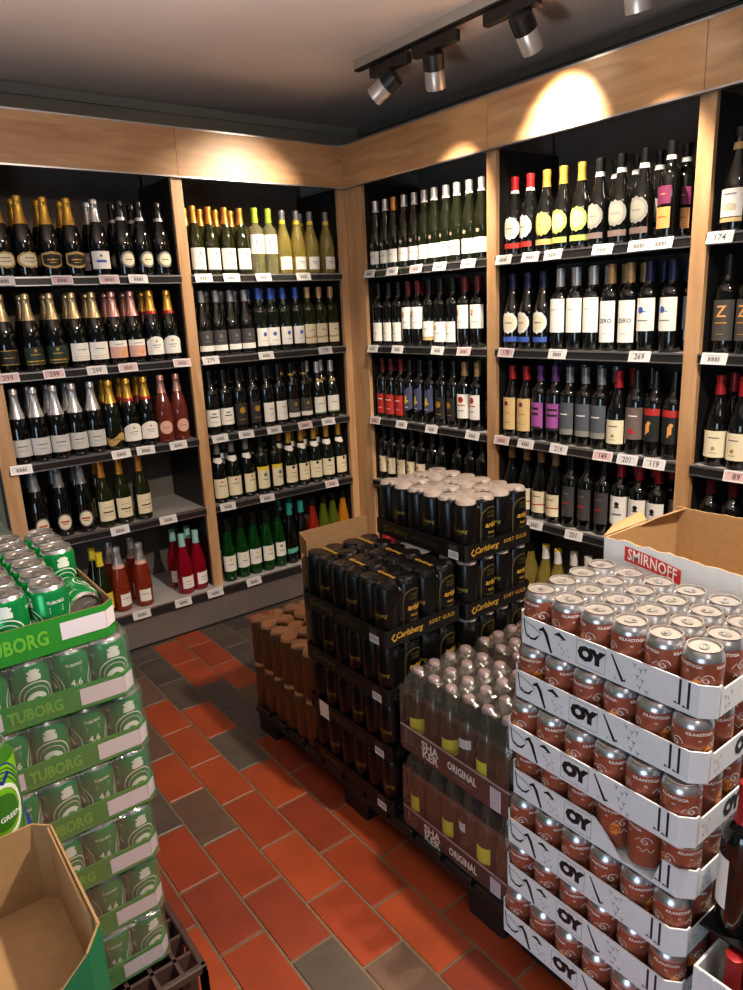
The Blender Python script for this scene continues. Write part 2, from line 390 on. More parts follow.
kind('rosepink', 'rose-foiled bottle with pink label', 'sp', G_BLACK, .20, F_ROSE, [('p',.028,.10,.92,L_PINK,'rect'),('p',.075,.10,.92,PAPER,'rect'),('d',.048,.013,L_OR,.35),('l',.085,.45,.003,GREYINK)])
kind('redarch', 'gold-and-red-foiled bottle with white arched label', 'sp', G_BLACK, .205, F_GOLD, [('p',.03,.108,.92,PAPER,'arch'),('d',.088,.005,GOLDINK),('l',.07,.45,.003,GREYINK),('l',.06,.3,.002,GREYINK)], band=(.218, F_RED))
kind('silverneck', 'silver-necked bottle with grey-white label', 'sp', G_BLACK, .185, F_SILVER, [('p',.03,.10,.88,mat('label_pale_grey',(.78,.78,.77),.6),'rect'),('l',.072,.5,.003,INK),('l',.055,.4,.002,GREYINK),('d',.19,.007,GOLDINK)][:3])
kind('goldband', 'gold-foiled bottle with low gold band', 'sp', G_GREEN, .205, F_GOLD, [('p',.03,.062,.95,L_GOLD,'wave'),('l',.046,.5,.003,INK)])
kind('roseoval', 'rose bottle with pink oval label', 'sp', G_ROSED, .225, F_ROSE, [('p',.04,.10,.62,L_PINK,'oval'),('l',.07,.4,.003,GREYINK)])
kind('silveroval', 'dark bottle with grey oval label', 'sp', G_BLACK, .215, F_GREY, [('p',.028,.10,.62,L_GREY,'oval'),('p',.034,.094,.52,CREAM,'oval'),('l',.066,.45,.007,REDINK),('l',.055,.3,.003,INK)])
kind('goldchard', 'gold-capsuled green bottle with cream label', 'bu', G_OLIVE, .225, F_ORANGE, [('p',.03,.12,.85,CREAM,'rect'),('l',.092,.5,.003,GOLDINK),('l',.07,.6,.006,INK),('l',.056,.4,.002,GREYINK)])
kind('yellowwine', 'yellow-capsuled white wine with yellow label', 'bu', G_OLIVE, .235, F_YEL, [('p',.03,.11,.85,L_YEL,'rect'),('l',.075,.5,.004,INK)])
kind('rosefizz', 'coral rose sparkling bottle with silver neck', 'sp', G_ROSE, .215, F_SILVER, [('p',.028,.085,.55,PAPER,'rect'),('l',.062,.4,.003,REDINK)], 'pink')
kind('pinkwine', 'raspberry pink bottle with white label', 'bu', G_PINK, .235, F_WTEAL, [('p',.03,.09,.65,PAPER,'rect'),('l',.065,.4,.003,REDINK),('l',.05,.3,.002,GREYINK)])
kind('orangecap', 'copper-capsuled green bottle with white label', 'bu', G_OLIVE, .225, F_ORANGE, [('p',.025,.118,.88,PAPER,'rect'),('d',.095,.004,REDINK),('t','12',.02,.078,REDINK),('l',.055,.4,.002,GREYINK),('p',.02,.025,.88,L_DK,'rect')])
kind('limecap', 'lime-capsuled clear bottle with high white label', 'bo', G_CLEAR, .235, F_LIME, [('p',.095,.182,.95,PAPER,'rect'),('t','120',.026,.145,REDINK),('l',.12,.5,.002,GREYINK)])
kind('yellowring', 'pale bottle with yellow neck ring', 'bu', G_YELLOW, .235, F_GREY, [('p',.022,.082,.72,PAPER,'rect'),('l',.058,.5,.003,GREYINK),('l',.048,.3,.002,GREYINK)], band=(.252, F_YEL))
kind('darkband', 'dark bottle with black label over white band', 'bu', G_BLACK, .245, F_GREY, [('p',.025,.118,.85,L_DGREY,'rect'),('p',.025,.050,.85,PAPER,'rect'),('d',.09,.008,GREYINK),('l',.07,.4,.003,GREYINK)])
kind('bluecrest', 'blue-capsuled bottle with white crest label', 'bo', G_GREEN, .25, F_BLUE, [('p',.03,.115,.88,PAPER,'rect'),('d',.085,.010,L_BLUE),('l',.055,.5,.002,GREYINK)])
kind('creamgold', 'gold-capsuled bottle with cream wave label', 'bo', G_OLIVE, .25, F_TAN, [('p',.025,.12,.9,CREAM,'rect'),('p',.052,.060,.9,L_GOLD,'wave'),('l',.09,.45,.003,GREYINK)])
kind('smallprint', 'dark bottle with small-print white label', 'bo', G_BLACK, .24, F_BLACK, [('p',.04,.12,.88,PAPER,'rect'),('l',.1,.3,.005,INK),('l',.085,.5,.005,INK),('l',.06,.5,.002,GREYINK)])
kind('goldcircle', 'black bottle with round gold emblem', 'bo', G_BLACK, .24, F_BLACK, [('p',.03,.135,.8,mat('label_soft_black',(.13,.12,.115),.6),'rect'),('d',.1,.015,GOLDINK),('l',.055,.5,.003,GOLDINK)])
kind('plainwhite', 'dark bottle with plain white label', 'bo', G_BLACK, .24, F_BLACK, [('p',.025,.12,.9,PAPER,'rect'),('l',.09,.45,.003,GREYINK),('l',.06,.3,.0015,GREYINK)])
kind('halfblack', 'dark bottle with black-and-white label', 'bo', G_BLACK, .24, F_BLACK, [('p',.03,.12,.85,L_DGREY,'rect'),('p',.03,.052,.85,PAPER,'rect'),('d',.095,.009,GOLDINK),('l',.07,.45,.003,GREYINK)], band=(.25, F_GOLD))
kind('silvergreen', 'silver-capsuled green bottle with white label', 'bu', G_GREEN, .24, F_SILVER, [('p',.035,.115,.8,PAPER,'rect'),('p',.028,.035,.8,L_SG,'rect'),('l',.08,.45,.003,GREYINK)], 'goldspot')
kind('creamneck', 'dark bottle with cream body and neck labels', 'bu', G_BLACK, .24, F_GREY, [('p',.025,.12,.85,CREAM,'rect'),('l',.085,.45,.004,GREYINK),('d',.105,.005,L_RED)], 'creamvee')
kind('creamyellow', 'green bottle with yellow-topped cream label', 'bo', G_GREEN, .24, F_BLACK, [('p',.03,.125,.9,CREAM,'rect'),('p',.125,.142,.9,L_YEL,'rect'),('d',.1,.010,L_SG),('l',.075,.45,.003,INK)])
kind('goldneck', 'gold-capsuled bottle with white neck label', 'bu', G_GREEN, .235, F_GOLD, [('p',.03,.12,.85,CREAM,'rect'),('d',.11,.008,INK),('l',.08,.45,.003,GREYINK),('l',.06,.35,.002,GREYINK)], 'creamvee')
kind('greenwhite', 'tall green bottle with white label', 'fl', G_BRIGHT, .255, F_BLACK, [('p',.055,.135,.88,PAPER,'rect'),('d',.115,.007,L_YEL),('l',.09,.4,.003,INK)])
kind('greenbright', 'bright green bottle with turned white label', 'fl', G_BRIGHT, .265, F_BLACK, [('p',.06,.135,.7,PAPER,'rect'),('d',.115,.007,L_SG),('l',.09,.4,.003,INK)])
kind('tealcap', 'teal-capped dark bottle with slanted green label', 'fl', G_BLACK, .265, F_TEAL, [('p',.06,.085,.8,L_TEAL,'slant')], band=(.28, F_TEAL))
kind('redfruit', 'coral red bottle with dark cap', 'fl', G_REDF, .285, F_BLACK, [('p',.05,.11,.8,L_OR,'rect')])
kind('greenfruit', 'yellow-green bottle with dark cap', 'fl', G_YELG, .285, F_BLACK, [('p',.05,.11,.8,L_RED,'rect')])
kind('orangefruit', 'orange-yellow bottle with dark cap', 'fl', G_ORF, .285, F_BLACK, [('p',.05,.11,.8,L_OR,'rect')])
kind('flutewhite', 'slender silver-capped bottle with white label', 'fl', G_FLUTE, .272, F_SILVER, [('p',.03,.090,1.0,PAPER,'rect'),('d',.118,.008,mat('embossed_seal',(.62,.52,.46),.4)),('l',.065,.5,.002,GREYINK)], band=(.280, F_WHITE))
kind('fluteamber', 'slender amber-capped bottle with white label', 'fl', G_FLUTE, .265, F_ORANGE, [('p',.03,.090,1.0,PAPER,'rect'),('l',.065,.5,.002,GREYINK)])
kind('lowcrest', 'black bottle with low white crest label', 'bo', G_BLACK, .24, F_BLACK, [('p',.022,.112,.95,PAPER,'rect'),('d',.09,.007,L_OR,-.3),('d',.08,.005,L_RED,-.3),('l',.06,.4,.002,GREYINK)])
kind('highcrest', 'maroon-capped bottle with high white label', 'bo', G_BLACK, .24, F_MAROON, [('p',.082,.182,.98,PAPER,'rect'),('d',.155,.008,L_OR,-.3),('d',.142,.006,L_RED,-.3),('l',.11,.4,.002,GREYINK)])
kind('tanband', 'black bottle with small white label, tan foot', 'bo', G_BLACK, .24, F_BLACK, [('p',.045,.115,.9,PAPER,'rect'),('p',.03,.042,.9,L_TAN,'rect'),('l',.08,.4,.003,GREYINK)])
kind('redlabel', 'black bottle with bright red label', 'bo', G_BLACK, .24, F_MAROON, [('p',.022,.122,.95,L_RED,'rect'),('l',.095,.5,.004,PAPER),('l',.05,.4,.002,PAPER)])
kind('swoosh', 'black bottle with navy label, gold swoosh', 'bo', G_BLACK, .24, F_BLACK, [('p',.05,.16,.85,L_NAVY,'slant'),('p',.085,.125,.16,L_YEL,'slant'),('p',.095,.103,.4,L_YEL,'slant'),('l',.07,.35,.003,PAPER)])
kind('goldred', 'gold-capped bottle with red-printed white label', 'bo', G_BLACK, .24, F_TAN, [('p',.05,.16,.9,PAPER,'rect'),('d',.135,.014,L_RED),('l',.11,.55,.005,REDINK),('l',.085,.4,.004,GREYINK)])
kind('creamred', 'black bottle with cream label, red seal', 'bo', G_BLACK, .24, F_BLACK, [('p',.045,.13,.95,CREAM,'rect'),('d',.105,.007,REDINK),('l',.08,.4,.003,GREYINK)])
kind('plaindark', 'unlit black bottle with dark label', 'bo', G_BLACK, .24, F_BLACK, [('p',.05,.14,.85,L_DK,'rect'),('l',.11,.4,.003,GREYINK)])
ORN = lambda a, b, c: [('p',.062,.145,.82,a,'ornate'),('p',.074,.133,.62,b,'oval'),('l',.103,.42,.004,GREYINK),('p',.028,.048,.85,c,'rect')]
kind('ornatered', 'red-capped bottle with ornate white label', 'bu', G_BLACK, .235, F_RED, ORN(PAPER, CREAM, L_RED), band=(.246, F_WHITE))
kind('ornateblue', 'blue-capped bottle with ornate white label', 'bu', G_BLACK, .235, F_NAVY, ORN(PAPER, CREAM, L_BLUE))
kind('ornategold', 'gold-capped bottle with ornate gold label', 'bu', G_BLACK, .235, F_GOLD, ORN(L_GOLD, mat('label_dull_lime', (.74,.70,.38), .6), L_GOLD))
kind('ornatelime', 'gold-capped bottle with ornate lime label', 'bu', G_BLACK, .235, F_GOLD, ORN(L_LIME, mat('label_pale_lime', (.80,.84,.55), .6), L_LIME))
kind('ornategrey', 'white-banded bottle with ornate grey label', 'bu', G_BLACK, .235, F_BLACK, ORN(L_GREY, mat('label_warm_grey', (.58,.57,.52), .6), L_BROWNG), band=(.250, F_WHITE))
kind('pinkorange', 'dark bottle with magenta and orange labels', 'bo', G_BLACK, .245, F_BLACK, [('p',.11,.165,.62,L_MAG,'rect'),('p',.035,.10,.62,L_OR,'rect'),('l',.07,.4,.003,REDINK),('l',.14,.3,.003,L_OR)], band=(.258, F_WHITE))
kind('plainsilver', 'silver-capped bottle with blank white label', 'bo', G_BLACK, .235, F_SILVER, [('p',.065,.19,.95,PAPER,'rect'),('l',.15,.35,.002,GREYINK)][:2])
kind('zerolabel', 'tan-capped bottle with tall lettered label', 'bo', G_BLACK, .235, F_TAN, [('p',.03,.175,.80,PAPER,'rect'),('t','ZERO',.021,.105,INK),('l',.06,.3,.0018,GREYINK)])
kind('bluefig', 'navy-capped bottle with blue-figured label', 'bo', G_BLACK, .235, F_NAVY, [('p',.07,.18,.95,PAPER,'rect'),('d',.14,.011,L_BLUE,-.2),('l',.135,.35,.003,L_BLUE),('l',.105,.55,.004,GREYINK)])
kind('tanlabel', 'red-capped bottle with tall tan label', 'bu', G_BLACK, .24, F_RED, [('p',.03,.165,.85,L_TAN,'rect'),('d',.14,.010,L_MAG),('l',.1,.5,.004,GOLDINK),('l',.06,.5,.002,GREYINK)])
kind('purplelabel', 'violet-capped bottle with bright purple label', 'bo', G_BLACK, .24, F_PURPLE, [('p',.05,.155,.92,L_PURPLE,'rect'),('l',.13,.65,.009,L_DK),('l',.108,.65,.009,L_DK),('l',.052,.9,.01,L_DK)])
kind('greyband', 'grey-capped bottle with slate banded label', 'bo', G_BLACK, .24, F_GREY, [('p',.055,.165,.92,L_SLATE,'rect'),('p',.04,.062,.92,L_GREY,'rect'),('l',.12,.5,.004,PAPER)][:3])
kind('redcapwhite', 'red-capped bottle with low white label', 'bu', G_BLACK, .235, F_RED, [('p',.03,.118,.85,CREAM,'rect'),('l',.095,.45,.003,INK),('d',.06,.006,GOLDINK),('l',.045,.3,.002,GREYINK)])
kind('greyred', 'dark-capped bottle with grey-red label', 'bo', G_BLACK, .24, F_BLACK, [('p',.055,.17,.85,L_BROWNG,'rect'),('l',.14,.45,.004,PAPER),('d',.085,.010,L_RED,-.1),('l',.08,.5,.004,L_RED)])
kind('redbird', 'black bottle with red band, orange figure', 'bo', G_BLACK, .24, F_BLACK, [('p',.055,.165,.9,L_DK,'rect'),('p',.148,.172,.9,L_RED,'rect'),('p',.085,.12,.18,L_OR,'slant'),('d',.12,.007,L_OR,.12),('p',.078,.088,.06,L_OR,'rect',-.15)])
kind('redwave', 'tan-capped bottle with red-wave white label', 'bu', G_BLACK, .24, F_TAN, [('p',.03,.122,.85,CREAM,'rect'),('p',.062,.067,.85,REDINK,'wave'),('l',.1,.5,.004,GREYINK)])
kind('darkred', 'black bottle with dim red-printed label', 'bo', G_BLACK, .24, F_BLACK, [('p',.045,.17,.9,L_DGREY,'rect'),('l',.10,.45,.007,REDINK),('l',.14,.45,.004,GREYINK)])
kind('redcappale', 'red-capped bottle with pale castle label', 'bo', G_BLACK, .24, F_RED, [('p',.06,.17,.92,PAPER,'rect'),('d',.14,.009,INK),('l',.128,.25,.006,INK),('l',.10,.5,.007,GREYINK)])
kind('amberwhite', 'dark-capped pale yellow bottle, half hidden', 'bu', G_YELLOW, .25, F_BLACK, [('p',.03,.11,.85,L_YEL,'rect')])
kind('yellowpale', 'yellow-tipped pale green wine bottle', 'bu', G_YELLOW, .235, F_WHITE, [('p',.03,.12,.85,PAPER,'rect')], top=(.28, F_YEL))
kind('whitecap', 'white-capped green wine bottle', 'bo', G_OLIVE, .245, F_WHITE, [('p',.03,.12,.85,PAPER,'rect')])
kind('goldnecktag', 'dark bottle with gold neck label', 'bu', G_BLACK, .27, F_BLACK, [('p',.045,.125,.85,PAPER,'rect'),('p',.03,.042,.85,L_TAN,'rect'),('p',.062,.085,.5,mat('label_faded_hills',(.80,.76,.68),.6),'arch'),('l',.11,.5,.003,GREYINK)], 'goldneck')
kind('zlabel', 'black bottle with large gold Z', 'bo', G_BLACK, .24, F_BLACK, [('p',.04,.165,.88,mat('label_z_charcoal',(.26,.24,.23),.6),'rect'),('t','Z',.050,.128,L_OR),('l',.095,.5,.004,GOLDINK),('l',.06,.3,.002,GOLDINK)])
kind('shield', 'red-capped bottle with crested shield label', 'bo', G_BLACK, .24, F_MAROON, [('p',.06,.15,.8,CREAM,'shield'),('p',.07,.14,.66,L_MAG,'shield'),('l',.115,.5,.006,CREAM)])
kind('redpop', 'red-pink bottle with white cap', 'bu', G_PINK, .235, F_WHITE, [('p',.03,.11,.8,L_RED,'rect')], band=(.262, F_RED))
kind('blackwine', 'large black wine bottle with red capsule', 'bo', G_BLACK, .225, F_RED, [('p',.05,.155,.70,PAPER,'rect',-1.0)])

def kmesh(k):
    q = K[k]
    if not q['mesh']:
        sh = q['sh']; nk = {None: None, 'pink': ('neck', .205, .222, L_PINK, 3.1, 'rect'), 'creamvee': ('n', .205, .222, PAPER, 1.6, 'vee'),
              'goldspot': ('n', .19, .205, L_GOLD, .6, 'rect'), 'goldneck': ('n', .235, .255, L_GOLD, 3.1, 'rect')}[q['neck']]
        q['mesh'] = (glass_mesh(sh, q['glass']), cap_mesh(sh, q['cap'][0], q['cap'][1], **q['cap'][2]), lab(sh, *q['label']), necklab(sh, *nk[1:]) if nk else None)
    return q['mesh']
def bottle(k, loc, rz, label, group, sc=1.):
    q = K[k]; g, c, l, n = kmesh(k)
    t = thing('sparkling_wine_bottle' if q['sh'] == 'sp' else 'wine_bottle', label, 'bottle', loc, rz, group)
    if sc != 1: t.scale = (sc, sc, sc)
    part('glass_body', g, t); part('capsule', c, t); part('label', l, t)
    if n: part('neck_label', n, t)
    return t
POS = {'A': 'leftmost bay', 'B': 'left of corner', 'C': 'right of corner', 'D': 'middle right bay', 'E': 'right-edge bay'}
LEV = ['', 'top shelf', 'second shelf', 'third shelf', 'fourth shelf', 'bottom deck']
ROWS = [
('A',1,'-1.612,goldcream,1 -1.530,goldcream,1 -1.435,goldshield,1 -1.345,goldshield,1 -1.239,silverwhite,1 -1.134,blackround,1 -1.052,blackround,1 -0.970,blackround,0','-1.638 -1.422 -1.235 -1.112'),
('A',2,'-1.652,darkgold,0 -1.559,greengold,1 -1.466,greengold,1 -1.380,palewhite,1 -1.298,palewhite,1 -1.216,rosepink,1 -1.134,rosepink,1 -1.052,redarch,1 -0.970,redarch,0','-1.680 -1.507 -1.336 -1.204 -0.958'),
('A',3,'-1.660,silverneck,0 -1.588,silverneck,1 -1.510,silverneck,1 -1.433,silverneck,1 -1.356,silverneck,0 -1.279,goldband,1 -1.202,redarch,1 -1.124,redarch,1 -1.047,roseoval,0 -0.970,roseoval,0','-1.689 -1.283 -1.173 -1.020'),
('A',4,'-1.641,silveroval,1 -1.543,silveroval,1 -1.454,silveroval,1 -1.364,goldchard,1 -1.283,goldchard,0 -1.195,goldchard,0','-1.334 -1.110'),
('A',5,'-1.428,yellowwine,1 -1.349,rosefizz,1 -1.249,rosefizz,1 -1.041,pinkwine,1 -0.967,pinkwine,1','-1.299 -1.097 -0.931'),
('B',1,'-0.806,orangecap,1 -0.728,orangecap,1 -0.649,orangecap,1 -0.570,orangecap,1 -0.493,limecap,0 -0.418,limecap,0 -0.341,yellowring,0 -0.262,yellowring,0 -0.183,yellowring,1 -0.091,yellowring,0','-0.812 -0.673 -0.506 -0.282'),
('B',2,'-0.806,darkband,0 -0.735,darkband,1 -0.660,darkband,1 -0.585,darkband,1 -0.512,bluecrest,1 -0.441,bluecrest,1 -0.370,bluecrest,1 -0.299,bluecrest,0 -0.228,creamgold,0 -0.157,creamgold,0 -0.086,creamgold,0','-0.818 -0.526 -0.180'),
('B',3,'-0.808,smallprint,1 -0.734,smallprint,1 -0.659,goldcircle,1 -0.584,goldcircle,1 -0.509,plainwhite,1 -0.434,plainwhite,1 -0.359,halfblack,1 -0.284,halfblack,1 -0.201,silvergreen,1 -0.111,silvergreen,1','-0.810 -0.671 -0.514 -0.331 -0.187'),
('B',4,'-0.806,creamneck,0 -0.728,creamneck,1 -0.649,creamneck,0 -0.570,creamyellow,1 -0.491,creamyellow,1 -0.404,goldneck,1 -0.325,goldneck,1 -0.246,goldneck,1 -0.167,goldneck,1 -0.088,goldneck,0','-0.805 -0.586 -0.189'),
('B',5,'-0.807,greenwhite,1 -0.730,greenwhite,1 -0.659,greenwhite,1 -0.586,greenwhite,1 -0.510,greenbright,1 -0.439,tealcap,1 -0.368,tealcap,1 -0.297,redfruit,0 -0.226,greenfruit,0 -0.155,greenfruit,0 -0.085,orangefruit,0','-0.718 -0.394'),
('C',1,'-0.184,flutewhite,0 -0.255,flutewhite,0 -0.326,fluteamber,0 -0.397,flutewhite,0 -0.468,flutewhite,0 -0.539,flutewhite,0 -0.610,flutewhite,0 -0.681,flutewhite,0 -0.752,flutewhite,0 -0.823,flutewhite,0 -0.894,flutewhite,0','-0.197 -0.374 -0.546 -0.704 -0.882'),
('C',2,'-0.186,lowcrest,0 -0.261,lowcrest,0 -0.336,lowcrest,0 -0.411,highcrest,1 -0.486,highcrest,1 -0.561,tanband,0 -0.640,lowcrest,1 -0.715,lowcrest,0 -0.796,highcrest,1 -0.871,highcrest,1','-0.198 -0.394 -0.680 -0.849'),
('C',3,'-0.186,redlabel,1 -0.261,redlabel,1 -0.336,redlabel,1 -0.411,swoosh,1 -0.486,swoosh,1 -0.565,swoosh,1 -0.640,goldcircle,0 -0.715,goldcircle,0 -0.790,goldred,1 -0.866,goldred,1','-0.191 -0.406 -0.627 -0.897'),
('C',4,'-0.186,creamred,1 -0.261,creamred,1 -0.336,creamred,1 -0.411,creamred,1 -0.486,creamred,0 -0.561,plaindark,0 -0.636,plaindark,0 -0.739,plaindark,0 -0.823,plaindark,0 -0.898,plaindark,0',''),
('D',1,'-1.073,ornatered,0 -1.152,ornatered,0 -1.234,ornategold,0 -1.313,ornatelime,0 -1.392,ornatelime,0 -1.471,ornategrey,1 -1.556,ornategrey,1 -1.645,ornategrey,1 -1.739,pinkorange,1','-1.078 -1.215 -1.323 -1.537 -1.680 -1.759'),
('D',2,'-1.073,ornateblue,1 -1.152,ornateblue,0 -1.231,ornateblue,0 -1.308,plainsilver,1 -1.383,plainsilver,1 -1.458,plainsilver,1 -1.533,zerolabel,1 -1.608,zerolabel,1 -1.683,bluefig,1 -1.769,bluefig,1','-1.093 -1.353 -1.702'),
('D',3,'-1.073,tanlabel,0 -1.147,tanlabel,0 -1.221,purplelabel,1 -1.294,purplelabel,1 -1.366,greyband,1 -1.438,greyband,1 -1.510,greyband,1 -1.585,redcapwhite,1 -1.659,greyred,1 -1.731,redbird,0 -1.804,redbird,0','-1.070 -1.202 -1.369 -1.571 -1.674 -1.780'),
('D',4,'-1.073,redwave,0 -1.152,redwave,1 -1.231,redwave,1 -1.310,redwave,1 -1.387,darkred,0 -1.462,darkred,0 -1.537,darkred,0 -1.612,redcappale,1 -1.687,redcappale,1 -1.762,redcappale,1','-1.255 -1.452'),
('D',5,'-1.189,amberwhite,0 -1.268,yellowpale,0 -1.343,yellowpale,0 -1.418,whitecap,0 -1.493,whitecap,0',''),
('E',1,'-1.958,goldnecktag,0 -2.037,goldnecktag,0','-1.953'),
('E',2,'-1.956,zlabel,0 -2.031,zlabel,0 -2.106,zlabel,0','-1.964'),
('E',3,'-1.958,redcapwhite,1 -2.037,redcapwhite,1 -2.116,redcapwhite,0','-2.066'),
('E',4,'-1.956,shield,0 -2.031,shield,0 -2.106,shield,0',''),
]
def run_labels(ks, where, rear=False):
    cnt = {}; out = []
    for k in ks:
        cnt[k] = cnt.get(k, 0)+1; n = ks.count(k); d = K[k]['desc']
        s = (ORD[cnt[k]]+' ' if n > 1 else '')+d+(' from left' if n > 1 else '')+(', rear row' if rear else '')+', '+where
        w = s.split()
        if len(w) > 16: s = s.replace(' from left', ''); w = s.split()
        assert len(w) <= 16, (len(w), s)
        out.append(s)
    return out
def tag_mesh(txt=None, pink=False):
    mb = MB(); w, h = .041, .0185
    mb.box(-w, w, -.003, 0, -h, h, TAGP)
    mp = lambda x, z: (x, -.0034, z)
    mb.poly([(-w+.004,-h+.005),(w-.004,-h+.005),(w-.004,h-.005),(-w+.004,h-.005)], lambda x, z: (x, -.0032, z), TAGR if pink else mat('price_tag_screen', (.80,.80,.81), .4))
    if txt: mb.text(txt, .026, mp, INK, bold=.01, y=-.002)
    else:
        for x0, x1 in ((-.019,-.010),(-.008,.001),(.003,.012),(.014,.019)): mb.poly([(x0,-.009),(x1,-.009),(x1,.005),(x0,.005)], mp, GREYINK)
    mb.poly([(-.030,.009),(.022,.009),(.022,.0105),(-.030,.0105)], mp, GREYINK)
    return mb.mesh('price_tag')
TM = {}
PR = {('A',2):['299','299','299','',''],('B',2):['279','','179'],('D',2):['179','','269'],('D',3):['','','219','149','201','119'],('D',4):['','201'],('E',1):['174'],('E',3):['89']}
PINKT = {('A',1):(1,2),('A',2):(0,1,3,4),('B',3):(3,),('B',4):(2,),('C',1):(2,),('C',2):(3,),('C',3):(0,),('D',2):(0,),('D',3):(0,3),('E',3):(0,)}
for b, lv, items, tags in ROWS:
    f = to_left if b in 'AB' else to_right; sgn = 1 if b in 'AB' else -1; rz0 = 0 if b in 'AB' else -PI/2
    its = [x.split(',') for x in items.split()]
    where = LEV[lv]+' '+POS[b] if b in 'BC' else LEV[lv]+', '+POS[b]
    lf = run_labels([x[1] for x in its], where)
    rear = [x for x in its if x[2] == '1']; lr = run_labels([x[1] for x in rear], where, True)
    z = SZ[lv]+.0005
    for x, lb in zip(its, lf):
        a = float(x[0])*sgn; d = .052 + random.uniform(-.003, .006)
        if lv == 5: d = random.uniform(.03, .05)
        bottle(x[1], f(a, d, z), rz0+random.uniform(-.22, .22), lb, 'bottles on the '+where.replace(',', ''))
    for x, lb in zip(rear, lr):
        a = float(x[0])*sgn+random.uniform(-.0, .0)
        bottle(x[1], f(a, .142+random.uniform(0, .008), z), rz0+random.uniform(-.3, .3), lb, 'bottles on the '+where.replace(',', ''))
    ts = tags.split()
    for i, a in enumerate(ts):
        a = float(a)*sgn; txt = (PR.get((b, lv)) or ['']*9)[i] or None; pk = i in PINKT.get((b, lv), ())
        if (txt, pk) not in TM: TM[(txt, pk)] = tag_mesh(txt, pk)
        dz = -.012; dd = -.034 if lv == 5 else -.012
        if lv == 5: dd = -.0425
        o = solo('price_tag', TM[(txt, pk)], '%s price tag%s, %s from left, %s edge' % ('pink-printed' if pk else 'white', ' reading '+txt if txt else '', ORD[i+1], where), 'price tag', f(a, dd, SZ[lv]-.014), rz0, 'price tags on the shelf edges')
        o.rotation_euler = (-.30, random.uniform(-.03, .03), rz0)
bottle('redpop', (.05, -.19, .1925), -PI/2, 'pink bottle with white cap behind the black packs, beside the corner post', 'bottles beside the corner post')

# ------------------------------------------------------------------ cans, trays, packs
ALU = mat('brushed_can_aluminium', (.78,.78,.79), .28, metal=.9)
ALUD = mat('can_lid_aluminium', (.70,.68,.67), .35, metal=.8)
COPPER = mat('copper_can_print', (.62,.34,.25), .36, metal=.3, noise=.06, nscale=30)
ORANGE = mat('amber_can_print', (.88,.52,.18), .4)
TGREEN = mat('green_can_print', (.07,.56,.28), .28, metal=.45)
TGREEND = mat('deep_green_can_print', (.04,.34,.18), .3, metal=.3)
TWHITE = mat('white_can_print', (.86,.90,.87), .4)
BCAN = mat('black_can_print', (.035,.035,.037), .28, spec=.35)
BFILM = mat('black_pack_film', (.055,.045,.05), .22, spec=.4)
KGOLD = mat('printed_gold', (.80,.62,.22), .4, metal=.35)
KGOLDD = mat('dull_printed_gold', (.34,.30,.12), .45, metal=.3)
TAUPE = mat('taupe_pack_film', (.62,.57,.54), .28, noise=.12, nscale=50)  # black film of the taller stack, its reflected light painted in as pale colour
TANF = mat('tan_pack_film', (.66,.46,.31), .35, noise=.15, nscale=40)
BRCAN = mat('brown_gold_can_print', (.33,.21,.10), .4, metal=.2, noise=.1, nscale=20)
OYCARD = mat('white_coated_card', (.86,.88,.90), .55, noise=.03, nscale=25)
TGCARD = mat('green_printed_card', (.13,.52,.15), .5, noise=.04, nscale=25)
TGCARD2 = mat('lime_letter_print', (.38,.68,.20), .5)
CARDW = mat('pale_lilac_card_print', (.87,.84,.88), .55)
BKCARD = mat('black_card', (.055,.05,.052), .5, spec=.3)
KRAFT = mat('kraft_cardboard', (.62,.49,.33), .8, noise=.07, nscale=60, bump=.1)
KRAFTD = mat('dark_kraft_cardboard', (.50,.38,.25), .8, noise=.08, nscale=60, bump=.1)
DGCARD = mat('bottle_green_card', (.05,.42,.27), .5, noise=.04, nscale=20)
def film(name, lo, hi, rough, haze, hc, ns):
    m = bpy.data.materials.new(name); m.use_nodes = True; nt = m.node_tree; nt.nodes.remove(nt.nodes['Principled BSDF'])
    out = nt.nodes['Material Output']; tr = nt.nodes.new('ShaderNodeBsdfTransparent'); gl = nt.nodes.new('ShaderNodeBsdfGlossy'); df = nt.nodes.new('ShaderNodeBsdfDiffuse')
    gl.inputs['Roughness'].default_value = rough; df.inputs['Color'].default_value = (*srgb(hc), 1)
    tc = nt.nodes.new('ShaderNodeTexCoord'); n = nt.nodes.new('ShaderNodeTexNoise'); n.inputs['Scale'].default_value = ns; n.inputs['Detail'].default_value = 3; n.inputs['Distortion'].default_value = 1
    bp = nt.nodes.new('ShaderNodeBump'); bp.inputs['Strength'].default_value = .7; bp.inputs['Distance'].default_value = .004
    nt.links.new(tc.outputs['Object'], n.inputs['Vector']); nt.links.new(n.outputs['Fac'], bp.inputs['Height']); nt.links.new(bp.outputs['Normal'], gl.inputs['Normal'])
    lw = nt.nodes.new('ShaderNodeLayerWeight'); lw.inputs['Blend'].default_value = .35; nt.links.new(bp.outputs['Normal'], lw.inputs['Normal'])
    mr = nt.nodes.new('ShaderNodeMapRange'); mr.inputs['To Min'].default_value = lo; mr.inputs['To Max'].default_value = hi; nt.links.new(lw.outputs['Facing'], mr.inputs['Value'])
    m1 = nt.nodes.new('ShaderNodeMixShader'); m1.inputs['Fac'].default_value = haze; nt.links.new(tr.outputs[0], m1.inputs[1]); nt.links.new(df.outputs[0], m1.inputs[2])
    m2 = nt.nodes.new('ShaderNodeMixShader'); nt.links.new(mr.outputs[0], m2.inputs['Fac']); nt.links.new(m1.outputs[0], m2.inputs[1]); nt.links.new(gl.outputs[0], m2.inputs[2])
    nt.links.new(m2.outputs[0], out.inputs['Surface']); return m
